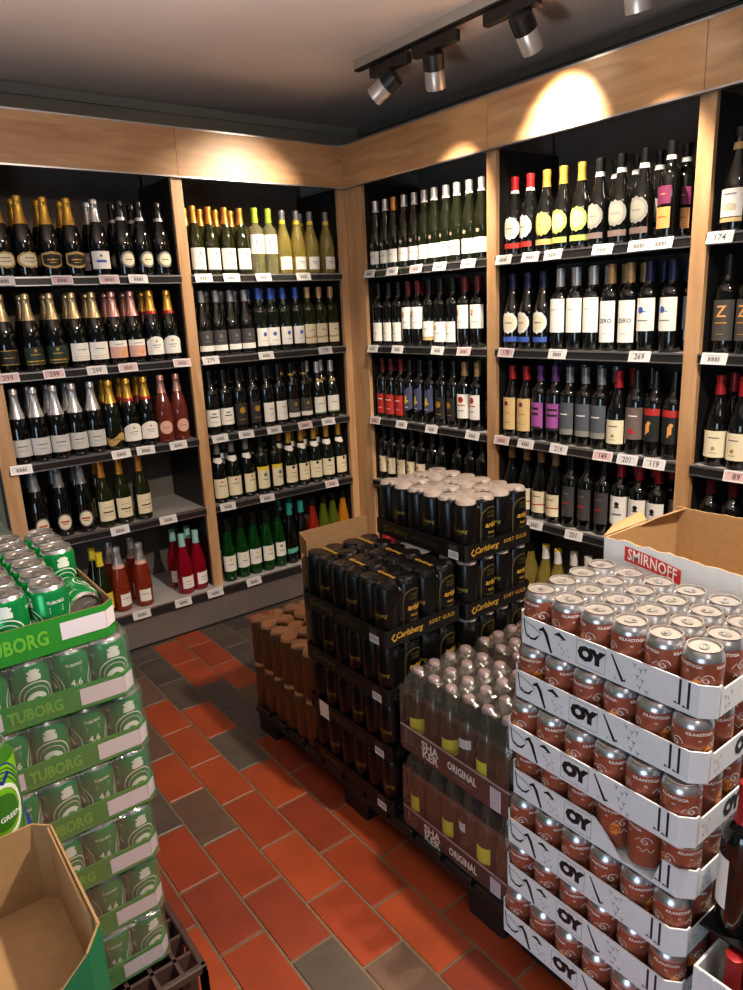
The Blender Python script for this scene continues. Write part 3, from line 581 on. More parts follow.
FILM = film('clear_shrink_film', .10, .50, .14, .05, (.9,.95,.92), 38)
FILM2 = film('dusty_shrink_film', .05, .30, .18, .06, (.75,.70,.68), 30)

def can_profile(h, r):
    return [(r*.78,.0),(r*.90,.004),(r,.010),(r,h-.016),(r*.93,h-.009),(r*.815,h-.003),(r*.84,h-.0015),(r*.84,h),(r*.79,h),(r*.77,h-.005)]
def can_meshes(h, r, mats, art, lidm=ALUD):
    """mats: list of (z limit, material)"""
    mb = MB(); prof = can_profile(h, r)
    # split the straight wall at the colour limits
    zs = [z for z, _ in mats[:-1] if .010 < z < h-.016]
    full = []
    for i, p in enumerate(prof):
        full.append(p)
        if i == 2: full += [(r, z) for z in zs]
    ml = []
    for a, b in zip(full, full[1:]):
        zz = (a[1]+b[1])/2
        ml.append(next((m for z, m in mats if zz < z), mats[-1][1]))
    mb.lathe(full[:-2], None, 24, cap1=False, mlist=ml[:-2])
    if art: art(mb, r+.0003)
    body = mb.mesh('can_body')
    lid = MB().lathe([(r*.84,h),(r*.79,h),(r*.765,h-.0045),(r*.72,h-.0050),(r*.70,h-.0035),(r*.05,h-.0035)], lidm, 24, cap0=False).mesh('can_lid')
    tb = MB(); n = 14; o = [(.0085*math.cos(2*PI*i/n), .002+.0125*math.sin(2*PI*i/n)*(.85 if i < n/2 else 1)) for i in range(n)]
    hh = h-.0028
    tb.add([(x,y,hh) for x,y in o]+[(x,y,hh+.0014) for x,y in o]+[(x*.45,y*.45-.003,hh+.0014) for x,y in o]+[(x*.45,y*.45-.003,hh) for x,y in o],
           [(i,(i+1)%n,n+(i+1)%n,n+i) for i in range(n)]+[(n+i,n+(i+1)%n,2*n+(i+1)%n,2*n+i) for i in range(n)]+[(2*n+i,2*n+(i+1)%n,3*n+(i+1)%n,3*n+i) for i in range(n)], ALU)
    tb.lathe([(.004,hh),(.004,hh+.002),(.0015,hh+.0024)], ALU, 8, cy=.001)
    return body, lid, tb.mesh('pull_tab')
def can(ms, loc, rz, label, group, name='beer_can', parent=None):
    t = thing(name, label, 'can', loc, rz, group) if not parent else part(name, None, parent, loc, rz)
    part('can_body', ms[0], t); l = part('can_lid', ms[1], t)
    if parent is None and ms[2]: part('pull_tab', ms[2], l)
    return t

# --- brown craft can: repeated wrap print
def art_oy(k):
    def f(mb, r):
        for j in range(3):
            a = j*2*PI/3+k
            mb.text('KILAASTOGA', .0080, cyl(r, a, .0885), PAPER, bold=.025)
            mb.text('m', .008, cyl(r, a, .077), PAPER)
            c = cyl(r, a+.95, .066)
            mb.stroke([(.012*math.cos(t*.5)*(1-t/16), .012*math.sin(t*.5)*(1-t/16)) for t in range(15)], .0011, c, PAPER)
            mb.stroke([(-.016+.003*t, -.018+.004*math.sin(t*1.3)) for t in range(12)], .001, c, PAPER)
            mb.stroke([(-.02,-.002),(-.012,.006),(-.008,-.002),(-.001,.004),(.004,-.004)], .001, c, PAPER)
        c = cyl(r, k+.45, .050)
        patch(mb, r+.0001, .30, .040, .066, ORANGE, 'ornate', a0=k+.5); mb.text('OY', .014, cyl(r+.0004, k+.5, .053), COPPER, bold=.05)
    return f
OYC = [can_meshes(.115, .0343, [(.010, ALU), (.0955, COPPER), (9, ALU)], art_oy(k)) for k in (0., 1.3, 2.6)]
# --- green can
def art_tub(mb, r):
    for a in (0., PI):
        c = cyl(r, a, 0)
        for w_, za, zb in ((.0115,.078,.088),(.0085,.088,.0915),(.0105,.0915,.096),(.006,.096,.099)): patch(mb, r, w_/r, za, zb, TWHITE, 'rect', a0=a, n=6)
        for rr, w in ((.030,.0022),(.022,.0012)):
            mb.stroke([(rr*math.sin(t), .043+rr*1.05*math.cos(t)) for t in [i*.2-2.2 for i in range(23)]], w, c, TWHITE)
        mb.stroke([(.014*math.sin(t), .036+.016*math.cos(t)) for t in [i*.3-1.2 for i in range(9)]], .009, c, TWHITE)
        mb.text('GRØN', .014, cyl(r+.0002, a, .030), INK, bold=.02)
    for a in (PI/2, -PI/2):
        mb.text('TUBORG', .0075, cyl(r, a, .085), TWHITE, bold=.02)
        for z in (.076, .072, .068): mb.stroke([(-.012,z),(.012,z)], .0012, cyl(r, a, 0), TWHITE)
        mb.text('4.6', .017, cyl(r, a, .050), TWHITE, bold=.02)
TUC = can_meshes(.115, .033, [(.006, ALU), (.1065, TGREEN), (9, ALU)], art_tub)
# --- black half litre can with prints on its -x and -y faces
KGM = mat('olive_gold_print', (.52,.46,.18), .4, metal=.3)
def art_blk(mb, r):
    for a, mm in ((-PI/2, KGOLDD), (0., KGOLD)):
        if a:
            mb.text('Carlsberg', .0145, cyl(r, a, .085), KGM, bold=.02, shear=.25)
            mb.stroke([(-.020,-.004),(-.024,.006),(-.017,.011),(-.012,.009)], .0035, cyl(r, a, .087), KGM)
            mb.stroke([(-.012,-.012),(0,-.015),(.012,-.010)], .0018, cyl(r, a, .087), KGM)
def art_win(mb, r):
    patch(mb, r+.0002, 1.0, .030, .142, KGOLDD, 'window')
    patch(mb, r+.0005, .92, .032, .138, BCAN, 'window')
    for z in (.125, .114, .052, .041): mb.text('OLSBRYG', .0085, cyl(r+.0009, .1, z), KGOLDD, bold=.02)
    mb.text('arlsb', .021, cyl(r+.0009, 0, .088), KGOLD, bold=.03, shear=.2)
    mb.text('GULD', .009, cyl(r+.0009, 0, .066), KGOLD, bold=.02)
BLP = can_meshes(.168, .033, [(9, BCAN)], None, BCAN)
BLC = can_meshes(.168, .033, [(9, BCAN)], art_blk, BCAN)
BLW = can_meshes(.168, .033, [(9, BCAN)], art_win, BCAN)
def art_gold(mb, r):
    for a in (-PI/2, 0.):
        patch(mb, r+.0001, .42, .035, .125, mat('rust_can_oval', (.50,.22,.10), .4), 'oval', a0=a)
        patch(mb, r+.0004, .30, .048, .112, BRCAN, 'oval', a0=a)
GOC = can_meshes(.168, .033, [(9, BRCAN)], art_gold, BRCAN)

def clover(mb, m, z, r=.0285, s=.0335, t=.0012):
    n = 40
    out = []
    for i in range(n):
        a = 2*PI*i/n; best = 0
        for cx, cy in ((s,s),(s,-s),(-s,s),(-s,-s)):
            d = cx*math.cos(a)+cy*math.sin(a); q = d*d-(cx*cx+cy*cy-r*r)
            if q >= 0 and d > 0: best = max(best, d+math.sqrt(q))
        out.append(max(best, s*.98))
    pts = [(out[i]*math.cos(2*PI*i/n), out[i]*math.sin(2*PI*i/n)) for i in range(n)]
    o = [(x,y,z) for x,y in pts]; u = [(x*.97,y*.97,z+t) for x,y in pts]; w = [(x*1.05,y*1.05,z-.010) for x,y in pts]
    mb.add(w+o+u+[(0,0,z-.001)], [(i,(i+1)%n,n+(i+1)%n,n+i) for i in range(n)]+[(n+i,n+(i+1)%n,2*n+(i+1)%n,2*n+i) for i in range(n)]+[(2*n+i,2*n+(i+1)%n,3*n) for i in range(n)], m, True)
def film_body(m, h=.150):
    mb = MB(); s = .0335
    mb.bbox(-s, s, -s-.018, s+.018, .01, h, m, .012); mb.bbox(-s-.018, s+.018, -s, s, .01, h, m, .012)
    return mb.mesh('pack_wrap')
def clover_mesh(m, ink=None):
    mb = MB(); clover(mb, m, .1685)
    if ink: mb.text('Carlsberg', .0165, lambda x, y: (y-.002, -x, .1712), ink, bold=.02, shear=.2); mb.stroke([(-.030,.006),(-.037,-.001),(-.031,-.008),(-.025,-.005)], .003, lambda x, y: (y, -x, .1712), ink)
    me = mb.mesh('top_film'); return me
WRB, WRG = film_body(BFILM), film_body(BRCAN)
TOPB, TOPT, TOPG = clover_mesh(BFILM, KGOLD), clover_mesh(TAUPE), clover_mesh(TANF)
def pack(loc, label, group, kind_, top, rz=0):
    t = thing('can_multipack', label, 'can pack', loc, rz, group)
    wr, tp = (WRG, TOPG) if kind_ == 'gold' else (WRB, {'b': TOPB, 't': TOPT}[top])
    part('pack_wrap', wr, t); part('top_film', tp, t)
    for cx, cy in ((-1,-1),(1,-1),(-1,1),(1,1)):
        ms = GOC if kind_ == 'gold' else (BLP if cy > 0 else BLW if cx > 0 else BLC)
        c = part('can', ms[0], t, (cx*.0334, cy*.0334, 0)); part('can_lid', ms[1], c)
    return t

def tray_walls(mb, x0, x1, y0, y1, z0, heights, m, t=.003, ch=.016, floor=True, inner=None):
    """tray with chamfered corners; heights: function (x,y)->wall height"""
    def ring(d, c):
        a0, a1, b0, b1 = x0+d, x1-d, y0+d, y1-d
        P = [(a0+c,b0),(a1-c,b0),(a1,b0+c),(a1,b1-c),(a1-c,b1),(a0+c,b1),(a0,b1-c),(a0,b0+c)]
        out = []
        for i in range(8):
            p, q = P[i], P[(i+1)%8]; n = 24 if i % 2 == 0 else 1
            out += [(p[0]+(q[0]-p[0])*k/n, p[1]+(q[1]-p[1])*k/n) for k in range(n)]
        return out
    A, B = ring(0, ch), ring(t, ch-t*.4); n = len(A)
    H = [heights(x, y) for x, y in A]
    inner = inner or m
    vs = [(x,y,z0) for x,y in A]+[(x,y,z0+h) for (x,y),h in zip(A,H)]
    mb.add(vs, [(i,(i+1)%n,n+(i+1)%n,n+i) for i in range(n)], m)
    vs = [(x,y,z0) for x,y in B]+[(x,y,z0+h) for (x,y),h in zip(B,H)]
    mb.add(vs, [(n+i,n+(i+1)%n,(i+1)%n,i) for i in range(n)], inner)
    vs = [(x,y,z0+h) for (x,y),h in zip(A,H)]+[(x,y,z0+h) for (x,y),h in zip(B,H)]
    mb.add(vs, [(i,(i+1)%n,n+(i+1)%n,n+i) for i in range(n)], inner)
    if floor:
        mb.add([(x,y,z0) for x,y in A], [tuple(range(n-1,-1,-1))], m)
        mb.add([(x,y,z0+.002) for x,y in B], [tuple(range(n))], inner)

def pallet(label, x0, x1, y0, y1, h, m):
    t = thing('pallet', label, 'pallet', ((x0+x1)/2, (y0+y1)/2, 0)); cx, cy = (x0+x1)/2, (y0+y1)/2
    hx, hy = (x1-x0)/2, (y1-y0)/2
    mb = MB(); n = max(3, int((y1-y0)/.11))
    for i in range(n):
        a = -hy+2*hy*i/n; mb.bbox(-hx, hx, a+.004, a+2*hy/n-.012, h-.022, h, m)
    mb.bbox(-hx, hx, -hy, hy, h-.036, h-.022, m); part('deck', mb, t)
    for i in (-1, 0, 1):
        for j in (-1, 0, 1):
            mb = MB(); mb.bbox(-.045, .045, -.06, .06, 0, h-.036, m, .006); part('foot', mb, t, (i*(hx-.05), j*(hy-.07), 0))
    return t
PLB = mat('black_pallet_plastic', (.06,.055,.055), .5, noise=.15, nscale=10)
PLBR = mat('brown_crate_plastic', (.27,.20,.19), .45, noise=.1, nscale=14)
pallet('long black plastic pallet under the gold, black and bottle packs', -1.215, -.62, -2.18, -.95, .103, PLB)
pallet('black pallet carrying the white trays of brown cans', -1.20, -.60, -3.25, -2.20, .0850, PLB)

# --- white trays of brown cans --------------------------------------------
GOY = 'brown beer cans in the white trays'
def bird(mb, mp, x, z, s):
    mb.stroke([(x-.004*s, z+.004*s), (x, z-.001*s), (x+.004*s, z+.004*s)], .0013*s, mp, INK); mb.stroke([(x, z+.001*s), (x+.001*s, z-.006*s)], .001*s, mp, INK)
def oy_tray(k, x0, y1, label, torn=False):
    """far-left bottom corner of the long face at x0,y1"""
    L_, Wd = .428, .282
    y0, x1 = y1-L_, x0+Wd; cx, cy = (x0+x1)/2, (y0+y1)/2
    z0 = .800-.119*k-.0005
    t = thing('can_tray', label, 'cardboard tray', (cx, cy, z0), 0, 'white printed cardboard trays')
    def hh(x, y):
        h = .062
        if y < -L_/2+.001: h = .050 if abs(x) < Wd/2-.04 else .060           # short near side
        if torn and x < -Wd/2+.004:
            if -.160 < y < -.080: h = .005
            elif -.080 <= y < -.02: h = .005+.057*(y+.080)/.060
        return h
    mb = MB(); tray_walls(mb, -Wd/2, Wd/2, -L_/2, L_/2, 0, hh, OYCARD, ch=.022)
    part('tray_box', mb, t)
    mp = lambda s, z: (-Wd/2-.0006, L_/2-s, z); a = MB(); s0 = .03
    # arc, bent leaf, fish, birds, framed letters, stick, double hooks
    a.stroke([(.026,.058),(.029,.036),(.032,.022),(.038,.018)], .003, mp, INK)
    a.stroke([(.034,.026),(.044,.018),(.056,.020),(.066,.032)], [.002,.005,.005,.002], mp, INK)
    a.stroke([(.030,.052),(.050,.047),(.072,.036)], .0016, mp, INK)
    a.stroke([(.066,.044),(.076,.050),(.084,.040),(.091,.022),(.098,.004)], [.004,.0105,.009,.007,.005], mp, INK)
    a.stroke([(.104,.048),(.116,.052),(.130,.044),(.120,.041)], [.002,.009,.007,.002], mp, INK)
    for x, z in ((.116,.030),(.122,.024),(.129,.019),(.124,.012),(.137,.026),(.140,.012)): bird(a, mp, x, z, .6)
    if not torn or True:
        for q in (((.158,.007),(.223,.007)),((.223,.007),(.223,.057)),((.223,.057),(.158,.057)),((.158,.057),(.158,.007))): a.stroke(list(q), .0008, mp, GREYINK)
        a.text('OY', .037, mp, INK, x=.190, y=.032, bold=.085, spacing=.9, squash=1.08)
    if not torn:
        a.stroke([(.236,.056),(.250,.030),(.261,.010),(.267,.014)], [.003,.005,.0065,.005], mp, INK); a.stroke([(.244,.013),(.248,.010),(.245,.008)], .001, mp, INK)
        for x, z in ((.284,.052),(.296,.046),(.290,.031),(.301,.026),(.296,.012),(.310,.008),(.306,.050)): bird(a, mp, x, z, .9)
    a.stroke([(.372,.060),(.372,.012),(.362,.014)], .0045, mp, INK); a.stroke([(.388,.060),(.388,.010),(.378,.012)], .0045, mp, INK)
    part('printed_drawings', a, t)
    mp2 = lambda s, z: (-Wd/2+s, -L_/2-.0006, z); a = MB()
    a.text('OY', .040, mp2, INK, x=.145, y=.026, bold=.085, spacing=.9)
    for x, z in ((.045,.034),(.055,.028),(.066,.036),(.060,.015),(.048,.014)): bird(a, mp2, x, z, .8)
    a.stroke([(.029,.0),(.029,.050)], .0012, mp2, GREYINK)
    part('printed_lettering', a, t)
    return t, cx, cy, z0+.0025
xs = [-1.193, -1.210, -1.232, -1.216, -1.232, -1.234, -1.246]
for k in range(7):
    word = ['top', 'second', 'third', 'fourth', 'fifth', 'sixth', 'lowest'][k]
    lb = 'white tray printed OY, %s of its stack, holding brown cans' % word
    if k == 3: lb = 'white tray printed OY with torn long side, fourth of its stack'
    if k == 0: lb = 'topmost white tray printed OY, its brown cans all uncovered'
    t, cx, cy, z = oy_tray(k, xs[k], -2.184, lb, k == 3)
    for i in range(6):          # from far left to near right along the long face
        for j in range(4):      # away from the aisle
            if k > 0 and not (j == 0 or i == 5): continue
            x = cx-.282/2+.0385+j*.0690; y = cy+.428/2-.0395-i*.0698
            v = random.randrange(3)
            if k == 3 and i == 4: v = 0
            rz = -PI/2+random.uniform(-3, 3)
            if k == 0: l = 'brown can, %s from far end, %s row from aisle, topmost white tray' % (ORD[i+1], ORD[j+1])
            elif j == 0: l = 'brown can, %s from far end, aisle side, %s white tray' % (ORD[i+1], word)
            else: l = 'brown can, %s from aisle on near side, %s white tray' % (ORD[j+1], word)
            can(OYC[v], (x, y, z), rz, l, GOY)

# --- spirit mixer carton behind the top tray --------------------------------
t = thing('bottle_carton', 'torn-open white carton reading SMIRNOFF with brown inside, behind the uncovered cans', 'carton', (-.745, -2.48, .70))
rnd = random.Random(3)
def torn_wall(x, ya, yb, z0, zt, m, n=40, th=.004, inner=None):
    mb = MB(); vs = []
    for i in range(n+1):
        y = ya+(yb-ya)*i/n; h = zt(i/n)+rnd.uniform(-.003, .003)
        vs += [(x, y, z0), (x, y, h), (x+th, y, h), (x+th, y, z0)]
    fo = [(4*i, 4*i+4, 4*i+5, 4*i+1) for i in range(n)]; fi = [(4*i+1, 4*i+5, 4*i+6, 4*i+2) for i in range(n)]+[(4*i+2, 4*i+6, 4*i+7, 4*i+3) for i in range(n)]
    mb.add(vs, fo, m); mb.add(vs, fi, inner or KRAFT); return mb
mb = torn_wall(-.155, .285, -.35, 0, lambda s: .268-.03*s if s > .06 else .262, OYCARD); f_ = part('front_wall', mb, t)
mp = lambda s, z: (-.1562, .285-s, z); a = MB()
pl = MB(); top = [(.055+.135*i/10, .262-.0035*i/10-.000) for i in range(11)]
def arc(s): return .238-.012*((s-.055)/.135)-.010*(((s-.055)/.135)**2)
A_ = [(.055+.135*i/12) for i in range(13)]
vs = [mp(s, arc(s)+.016) for s in A_]+[mp(s, arc(s)-.018) for s in A_]
pl.add(vs, [(i, 13+i, 14+i, i+1) for i in range(12)], mat('smir_red', (.80,.16,.16), .45)); 
vs, fs = glyphs('SMIRNOFF', .015, 0, 1.05)
w = max(v[0] for v in vs)-min(v[0] for v in vs); c0 = (max(v[0] for v in vs)+min(v[0] for v in vs))/2; sc = .118/w
pl.add([(-.1568, .285-(.1225+(x-c0)*sc), arc(.1225+(x-c0)*sc)+y*sc*1.5-.001) for x, y in vs], fs, PAPER)
part('red_name_band', pl, f_)
a = MB()
for cx_, cz in ((.30,.19),(.345,.18),(.39,.17)):
    for q in range(4): a.stroke([(cx_-.012*math.cos(q*PI/4), cz-.012*math.sin(q*PI/4)), (cx_+.012*math.cos(q*PI/4), cz+.012*math.sin(q*PI/4))], .0012, mp, GREYINK)
part('printed_marks', a, f_)
mb = MB().box(-.15, .151, .281, .285, 0, .262, KRAFT); part('end_wall', mb, t)
mb = torn_wall(.151, .285, -.35, 0, lambda s: .272, KRAFT); part('back_wall', mb, t)
mb = MB().box(-.15, .15, -.35, .281, 0, .004, KRAFT); part('carton_floor', mb, t)
# flaps standing up at the far end
def slab(pts, th, m):
    mb = MB(); n = len(pts); a, b, c = [Vector(p) for p in pts[:3]]; nn = (b-a).cross(c-a).normalized()*th
    mb.add([tuple(p) for p in pts]+[tuple(Vector(p)+nn) for p in pts], [tuple(range(n-1,-1,-1)), tuple(range(n, 2*n))]+[(i,(i+1)%n,n+(i+1)%n,n+i) for i in range(n)], m); return mb
part('flap', slab([(-.155,.287,.262),(.02,.287,.262),(.08,.34,.262),(-.03,.345,.250)], .003, KRAFT), t)
part('flap', slab([(-.02,.281,.262),(.151,.281,.262),(.151,.262,.272),(.03,.270,.272)], .003, KRAFT), t)
for i, (x, y, w_) in enumerate([(-.745,-2.535,'nearer the far end'), (-.66,-2.46,'at the back'), (-.70,-2.60,'nearer the right edge')]):
    b = thing('mixer_bottle', 'red-capped bottle inside the torn white carton, %s' % w_, 'bottle', (x, y, .7045), 0, 'bottles inside the torn carton')
    prof = [(.022,0),(.028,.003),(.029,.01),(.029,.12),(.026,.145),(.016,.175),(.0125,.205),(.0125,.225)]
    part('glass_body', MB().lathe(prof, mat('clear_mixer_glass', (.80,.82,.83), .06, trans=.6), 18), b)
    part('crown_cap', MB().lathe([(.0135,.218),(.0155,.221),(.0150,.231),(.012,.234)], mat('red_cap', (.82,.14,.10), .4), 18), b)
for k in range(3):
    solo('carton', MB().bbox(-.155,.155,-.35,.285,0,.2,OYCARD), 'plain white carton, %s, below the torn white carton' % ['lowest', 'middle', 'upper'][k], 'carton', (-.745,-2.48,.0858+k*.2045), 0, 'cartons under the torn carton')

# --- black beer stacks ------------------------------------------------------
GB = 'black beer multipacks'
def black_tray(cx, cy, z0, label, bright, sheet=False):
    t = thing('can_tray', label, 'cardboard tray', (cx, cy, z0), 0, 'black cardboard trays')
    Wd, L_ = .272, .406
    mb = MB(); tray_walls(mb, -Wd/2, Wd/2, -L_/2, L_/2, 0, lambda x, y: .048, BKCARD, ch=.006); part('tray_box', mb, t)
    mp = lambda s, z: (-Wd/2-.0006, L_/2-s, z); a = MB()
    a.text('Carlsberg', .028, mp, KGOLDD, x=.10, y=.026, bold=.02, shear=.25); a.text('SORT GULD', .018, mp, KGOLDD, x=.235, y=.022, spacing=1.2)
    a.stroke([(.05,.034),(.04,.024),(.048,.014),(.056,.018)], .005, mp, KGOLDD)
    part('printed_lettering', a, t)
    a = MB(); a.poly([(.335,.001),(.375,.001),(.375,.024),(.335,.024)], mp, PAPER)
    for i in range(9): a.poly([(.339+i*.0038,.006),(.3405+i*.0038,.006),(.3405+i*.0038,.021),(.339+i*.0038,.021)], lambda s, z: (-Wd/2-.0009, L_/2-s, z), INK)
    for i in range(4): a.stroke([(.337,.028+i*.004),(.370,.028+i*.004)], .001, mp, GREYINK)
    part('barcode', a, t)
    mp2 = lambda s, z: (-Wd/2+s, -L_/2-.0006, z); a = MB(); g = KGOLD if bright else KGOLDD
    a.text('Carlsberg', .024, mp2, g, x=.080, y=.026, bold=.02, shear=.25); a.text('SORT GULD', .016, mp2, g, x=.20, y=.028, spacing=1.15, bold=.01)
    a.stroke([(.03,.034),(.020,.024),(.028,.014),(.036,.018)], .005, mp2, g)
    part('front_lettering', a, t)
    if sheet:
        part('blank_sticker', MB().poly([(.055,-.008),(.105,-.008),(.105,.046),(.055,.046)], lambda s, z: (-Wd/2-.0015, L_/2-s, z), PAPER), t)
xF, yF = -1.083, -1.565
xB, yB = -.806, -1.585
for k in range(4):
    z0 = .105+.1735*k; w = ['lowest', 'third', 'second', 'top'][k]
    black_tray(xF, yF, z0, 'black lettered tray, %s in the lower front stack' % w, k == 3, k == 1)
    for i in range(3):
        for j in range(2):
            if k < 3 and j == 1 and i > 0: continue
            lb = 'black four-can pack, %s from near end, %s column, %s tray of lower stack' % (ORD[i+1], 'aisle' if j == 0 else 'inner', w)
            pack((xF-.067+.134*j, yF-.134+.134*i, z0+.0025), lb, GB, 'b', 'b')
for k in range(5):
    z0 = .105+.1735*k; w = ['lowest', 'fourth', 'third', 'second', 'top'][k]
    if k < 1: w = 'lowest'
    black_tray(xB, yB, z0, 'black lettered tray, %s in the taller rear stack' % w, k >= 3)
    for i in range(3):
        for j in range(2):
            if k < 4 and i > 0: continue
            if k < 2: continue
            lb = 'black four-can pack, %s from near end, %s column, %s tray of taller stack' % (ORD[i+1], 'left' if j == 0 else 'right', w)
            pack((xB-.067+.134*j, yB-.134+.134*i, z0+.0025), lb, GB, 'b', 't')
for k in (0, 1):
    solo('carton', MB().bbox(-.13,.13,-.195,.195,0,.168,BKCARD), 'plain black carton filling the %s tray of the taller stack' % ['lowest', 'fourth'][k], 'carton', (xB, yB, .108+.1735*k), 0, 'cartons in the taller stack')
# golden packs
for k in range(2):
    for i in range(3):
        for j in range(2):
            pack((-1.148+.136*j, -1.020-.136*i, .1035+.172*k), 'brown-gold four-can pack, %s layer, %s from far end, %s column' % (['lower', 'upper'][k], ORD[i+1], ['aisle', 'inner'][j]), 'brown-gold can packs at the far end', 'gold', 'g')
# kraft board behind the front stack
mb = MB(); mb.box(-1.208, -.955, -1.352, -1.348, .447, .852, KRAFTD)
mb.add([(-1.208,-1.352,.79),(-1.208,-1.352,.852),(-1.214,-1.40,.838),(-1.214,-1.40,.79),(-1.211,-1.352,.79),(-1.211,-1.352,.852),(-1.217,-1.40,.838),(-1.217,-1.40,.79)], [(0,1,2,3),(7,6,5,4),(1,5,6,2),(2,6,7,3),(0,3,7,4)], KRAFTD)
solo('cardboard_sheet', mb, 'brown cardboard upright standing behind the lower stack of black packs', 'cardboard')

# --- shrink-wrapped bottle trays ---------------------------------------------
SG1 = mat('olive_small_bottle_glass', (.20,.20,.10), .06, trans=.45)
SG2 = mat('brown_small_bottle_glass', (.24,.13,.07), .08, trans=.2)
CAPM = mat('pinkish_silver_crown', (.56,.48,.50), .4, metal=.4)
MAROON = mat('maroon_card', (.15,.09,.10), .5)
def small_bottle(m, lab_=True):
    mb = MB().lathe([(.022,0),(.027,.003),(.0283,.009),(.0283,.115),(.027,.135),(.021,.160),(.0145,.182),(.0125,.205),(.0125,.226)], m, 16)
    c = MB().lathe([(.0135,.220),(.0155,.223),(.0150,.231),(.012,.2345)], CAPM, 16)
    l = MB(); patch(l, .0289, .9, .055, .10, mat('yellow_bottle_label', (.80,.78,.18), .5), 'rect')
    nl = MB(); patch(nl, .0289, .6, .105, .13, mat('white_bottle_label', (.75,.78,.80), .5), 'rect')
    return mb.mesh('glass_body'), c.mesh('crown_cap'), l.mesh('label'), nl.mesh('neck_label')
SBM = small_bottle(SG1); SBR = small_bottle(SG2)
def bottle_tray(cx, cy, z0, label, nx, ny, ms, card, lip, letters=True, full=True):
    Wd, L_ = nx*.0586+.010, ny*.0625+.010
    t = thing('wrapped_bottle_tray', label, 'bottle tray', (cx, cy, z0), 0, 'shrink-wrapped bottle trays')
    mb = MB(); tray_walls(mb, -Wd/2, Wd/2, -L_/2, L_/2, 0, lambda x, y: lip, card, ch=.006); o = part('tray_box', mb, t)
    tr = MB()
    for z in (lip-.004,):
        tr.box(-Wd/2-.001, -Wd/2, -L_/2, L_/2, z, z+.005, mat('grey_tray_edge', (.60,.56,.57), .4)); tr.box(-Wd/2, Wd/2, -L_/2-.001, -L_/2, z, z+.005, MATS['grey_tray_edge'])
    part('pale_edge', tr, o)
    if letters:
        mp = lambda s, z: (-Wd/2-.0008, L_/2-s, z); a = MB()
        for i, ln in enumerate(('SHA', 'KER')): a.text(ln, .034, mp, TWHITE, x=.115, y=lip-.026-.025*i, bold=.03)
        a.text('ORIGINAL', .030, mp, TWHITE, x=.23, y=lip-.034, bold=.03, squash=.72)
        a.stroke([(.20,lip-.055),(.27,lip-.055)], .0018, mp, GREYINK); a.stroke([(.022,.02),(.022,lip-.01)], .005, mp, GREYINK)
        for i in range(4): a.stroke([(.030,lip-.018-.009*i),(.055,lip-.018-.009*i)], .0018, mp, GREYINK)
        a.poly([(.325,.004),(.358,.004),(.358,lip-.012),(.325,lip-.012)], mp, CARDW)
        for i in range(9): a.stroke([(.328,.010+i*.006),(.355,.010+i*.006)], .0018, lambda s, z: (-Wd/2-.0011, L_/2-s, z), GREYINK)
        part('printed_lettering', a, t)
    pts = []
    for i in range(ny):
        for j in range(nx):
            if not full and j and i < ny-1: continue
            x, y = -Wd/2+.005+.0293+j*.0586, L_/2-.005-.031-i*.0625
            pts.append((x, y))
            b = part('bottle', ms[0], t, (x, y, .003), -PI/2+random.uniform(-.9, .9))
            part('crown_cap', ms[1], b)
            if (i+j) % 2 == 0: part('label', ms[2], b)
            elif i % 3 == 0: part('neck_label', ms[3], b)
    # film: top sheet sagging between the caps, sides pulled tight
    fm = MB(); nu, nv = nx*6, ny*6; vs = []
    for a in range(nu+1):
        for b in range(nv+1):
            x = -Wd/2+Wd*a/nu; y = -L_/2+L_*b/nv
            d = min(math.hypot(x-p, y-q) for p, q in pts); z = .2395-min(.028, max(0, d-.012)*.75)
            e = min(a, nu-a, b, nv-b)
            if e == 0: z -= .05
            elif e == 1: z -= .015
            vs.append((x*(1 if e else 1.0), y, z))
    fm.add(vs, [(a*(nv+1)+b, (a+1)*(nv+1)+b, (a+1)*(nv+1)+b+1, a*(nv+1)+b+1) for a in range(nu) for b in range(nv)], FILM2, True)
    for sx, ax in ((-1, 0), (1, 0), (-1, 1), (1, 1)):
        n = 40; vs = []
        for i in range(n+1):
            s = -1+2*i/n
            for z, o_ in ((.188, .0), (.15, .0006), (lip, .0022), (.004, .0022)):
                w_ = o_+(.0010*math.sin(i*2.3+z*40) if z > lip else 0)
                vs.append((sx*(Wd/2+w_), s*(L_/2), z) if ax == 0 else (s*(Wd/2), sx*(L_/2+w_), z))
        fm.add(vs, [(4*i+k, 4*i+4+k, 4*i+5+k, 4*i+1+k) for i in range(n) for k in range(3)], FILM2, True)
    part('shrink_film', fm, t)
    return t
bottle_tray(-1.083, -1.992, .3455, 'upper shrink-wrapped maroon tray of olive bottles reading SHAKER ORIGINAL', 4, 6, SBM, MAROON, .074)
bottle_tray(-1.083, -1.992, .1045, 'lower shrink-wrapped black tray of olive bottles reading SHAKER ORIGINAL', 4, 6, SBM, BKCARD, .060, full=False)
bottle_tray(-.835, -1.992, .3455, 'shrink-wrapped tray of brown bottles behind the olive ones', 4, 6, SBR, BKCARD, .06, letters=False)
solo('carton', MB().bbox(-.117,.117,-.185,.185,0,.238,BKCARD), 'plain black carton under the tray of brown bottles', 'carton', (-.835, -1.992, .1045))

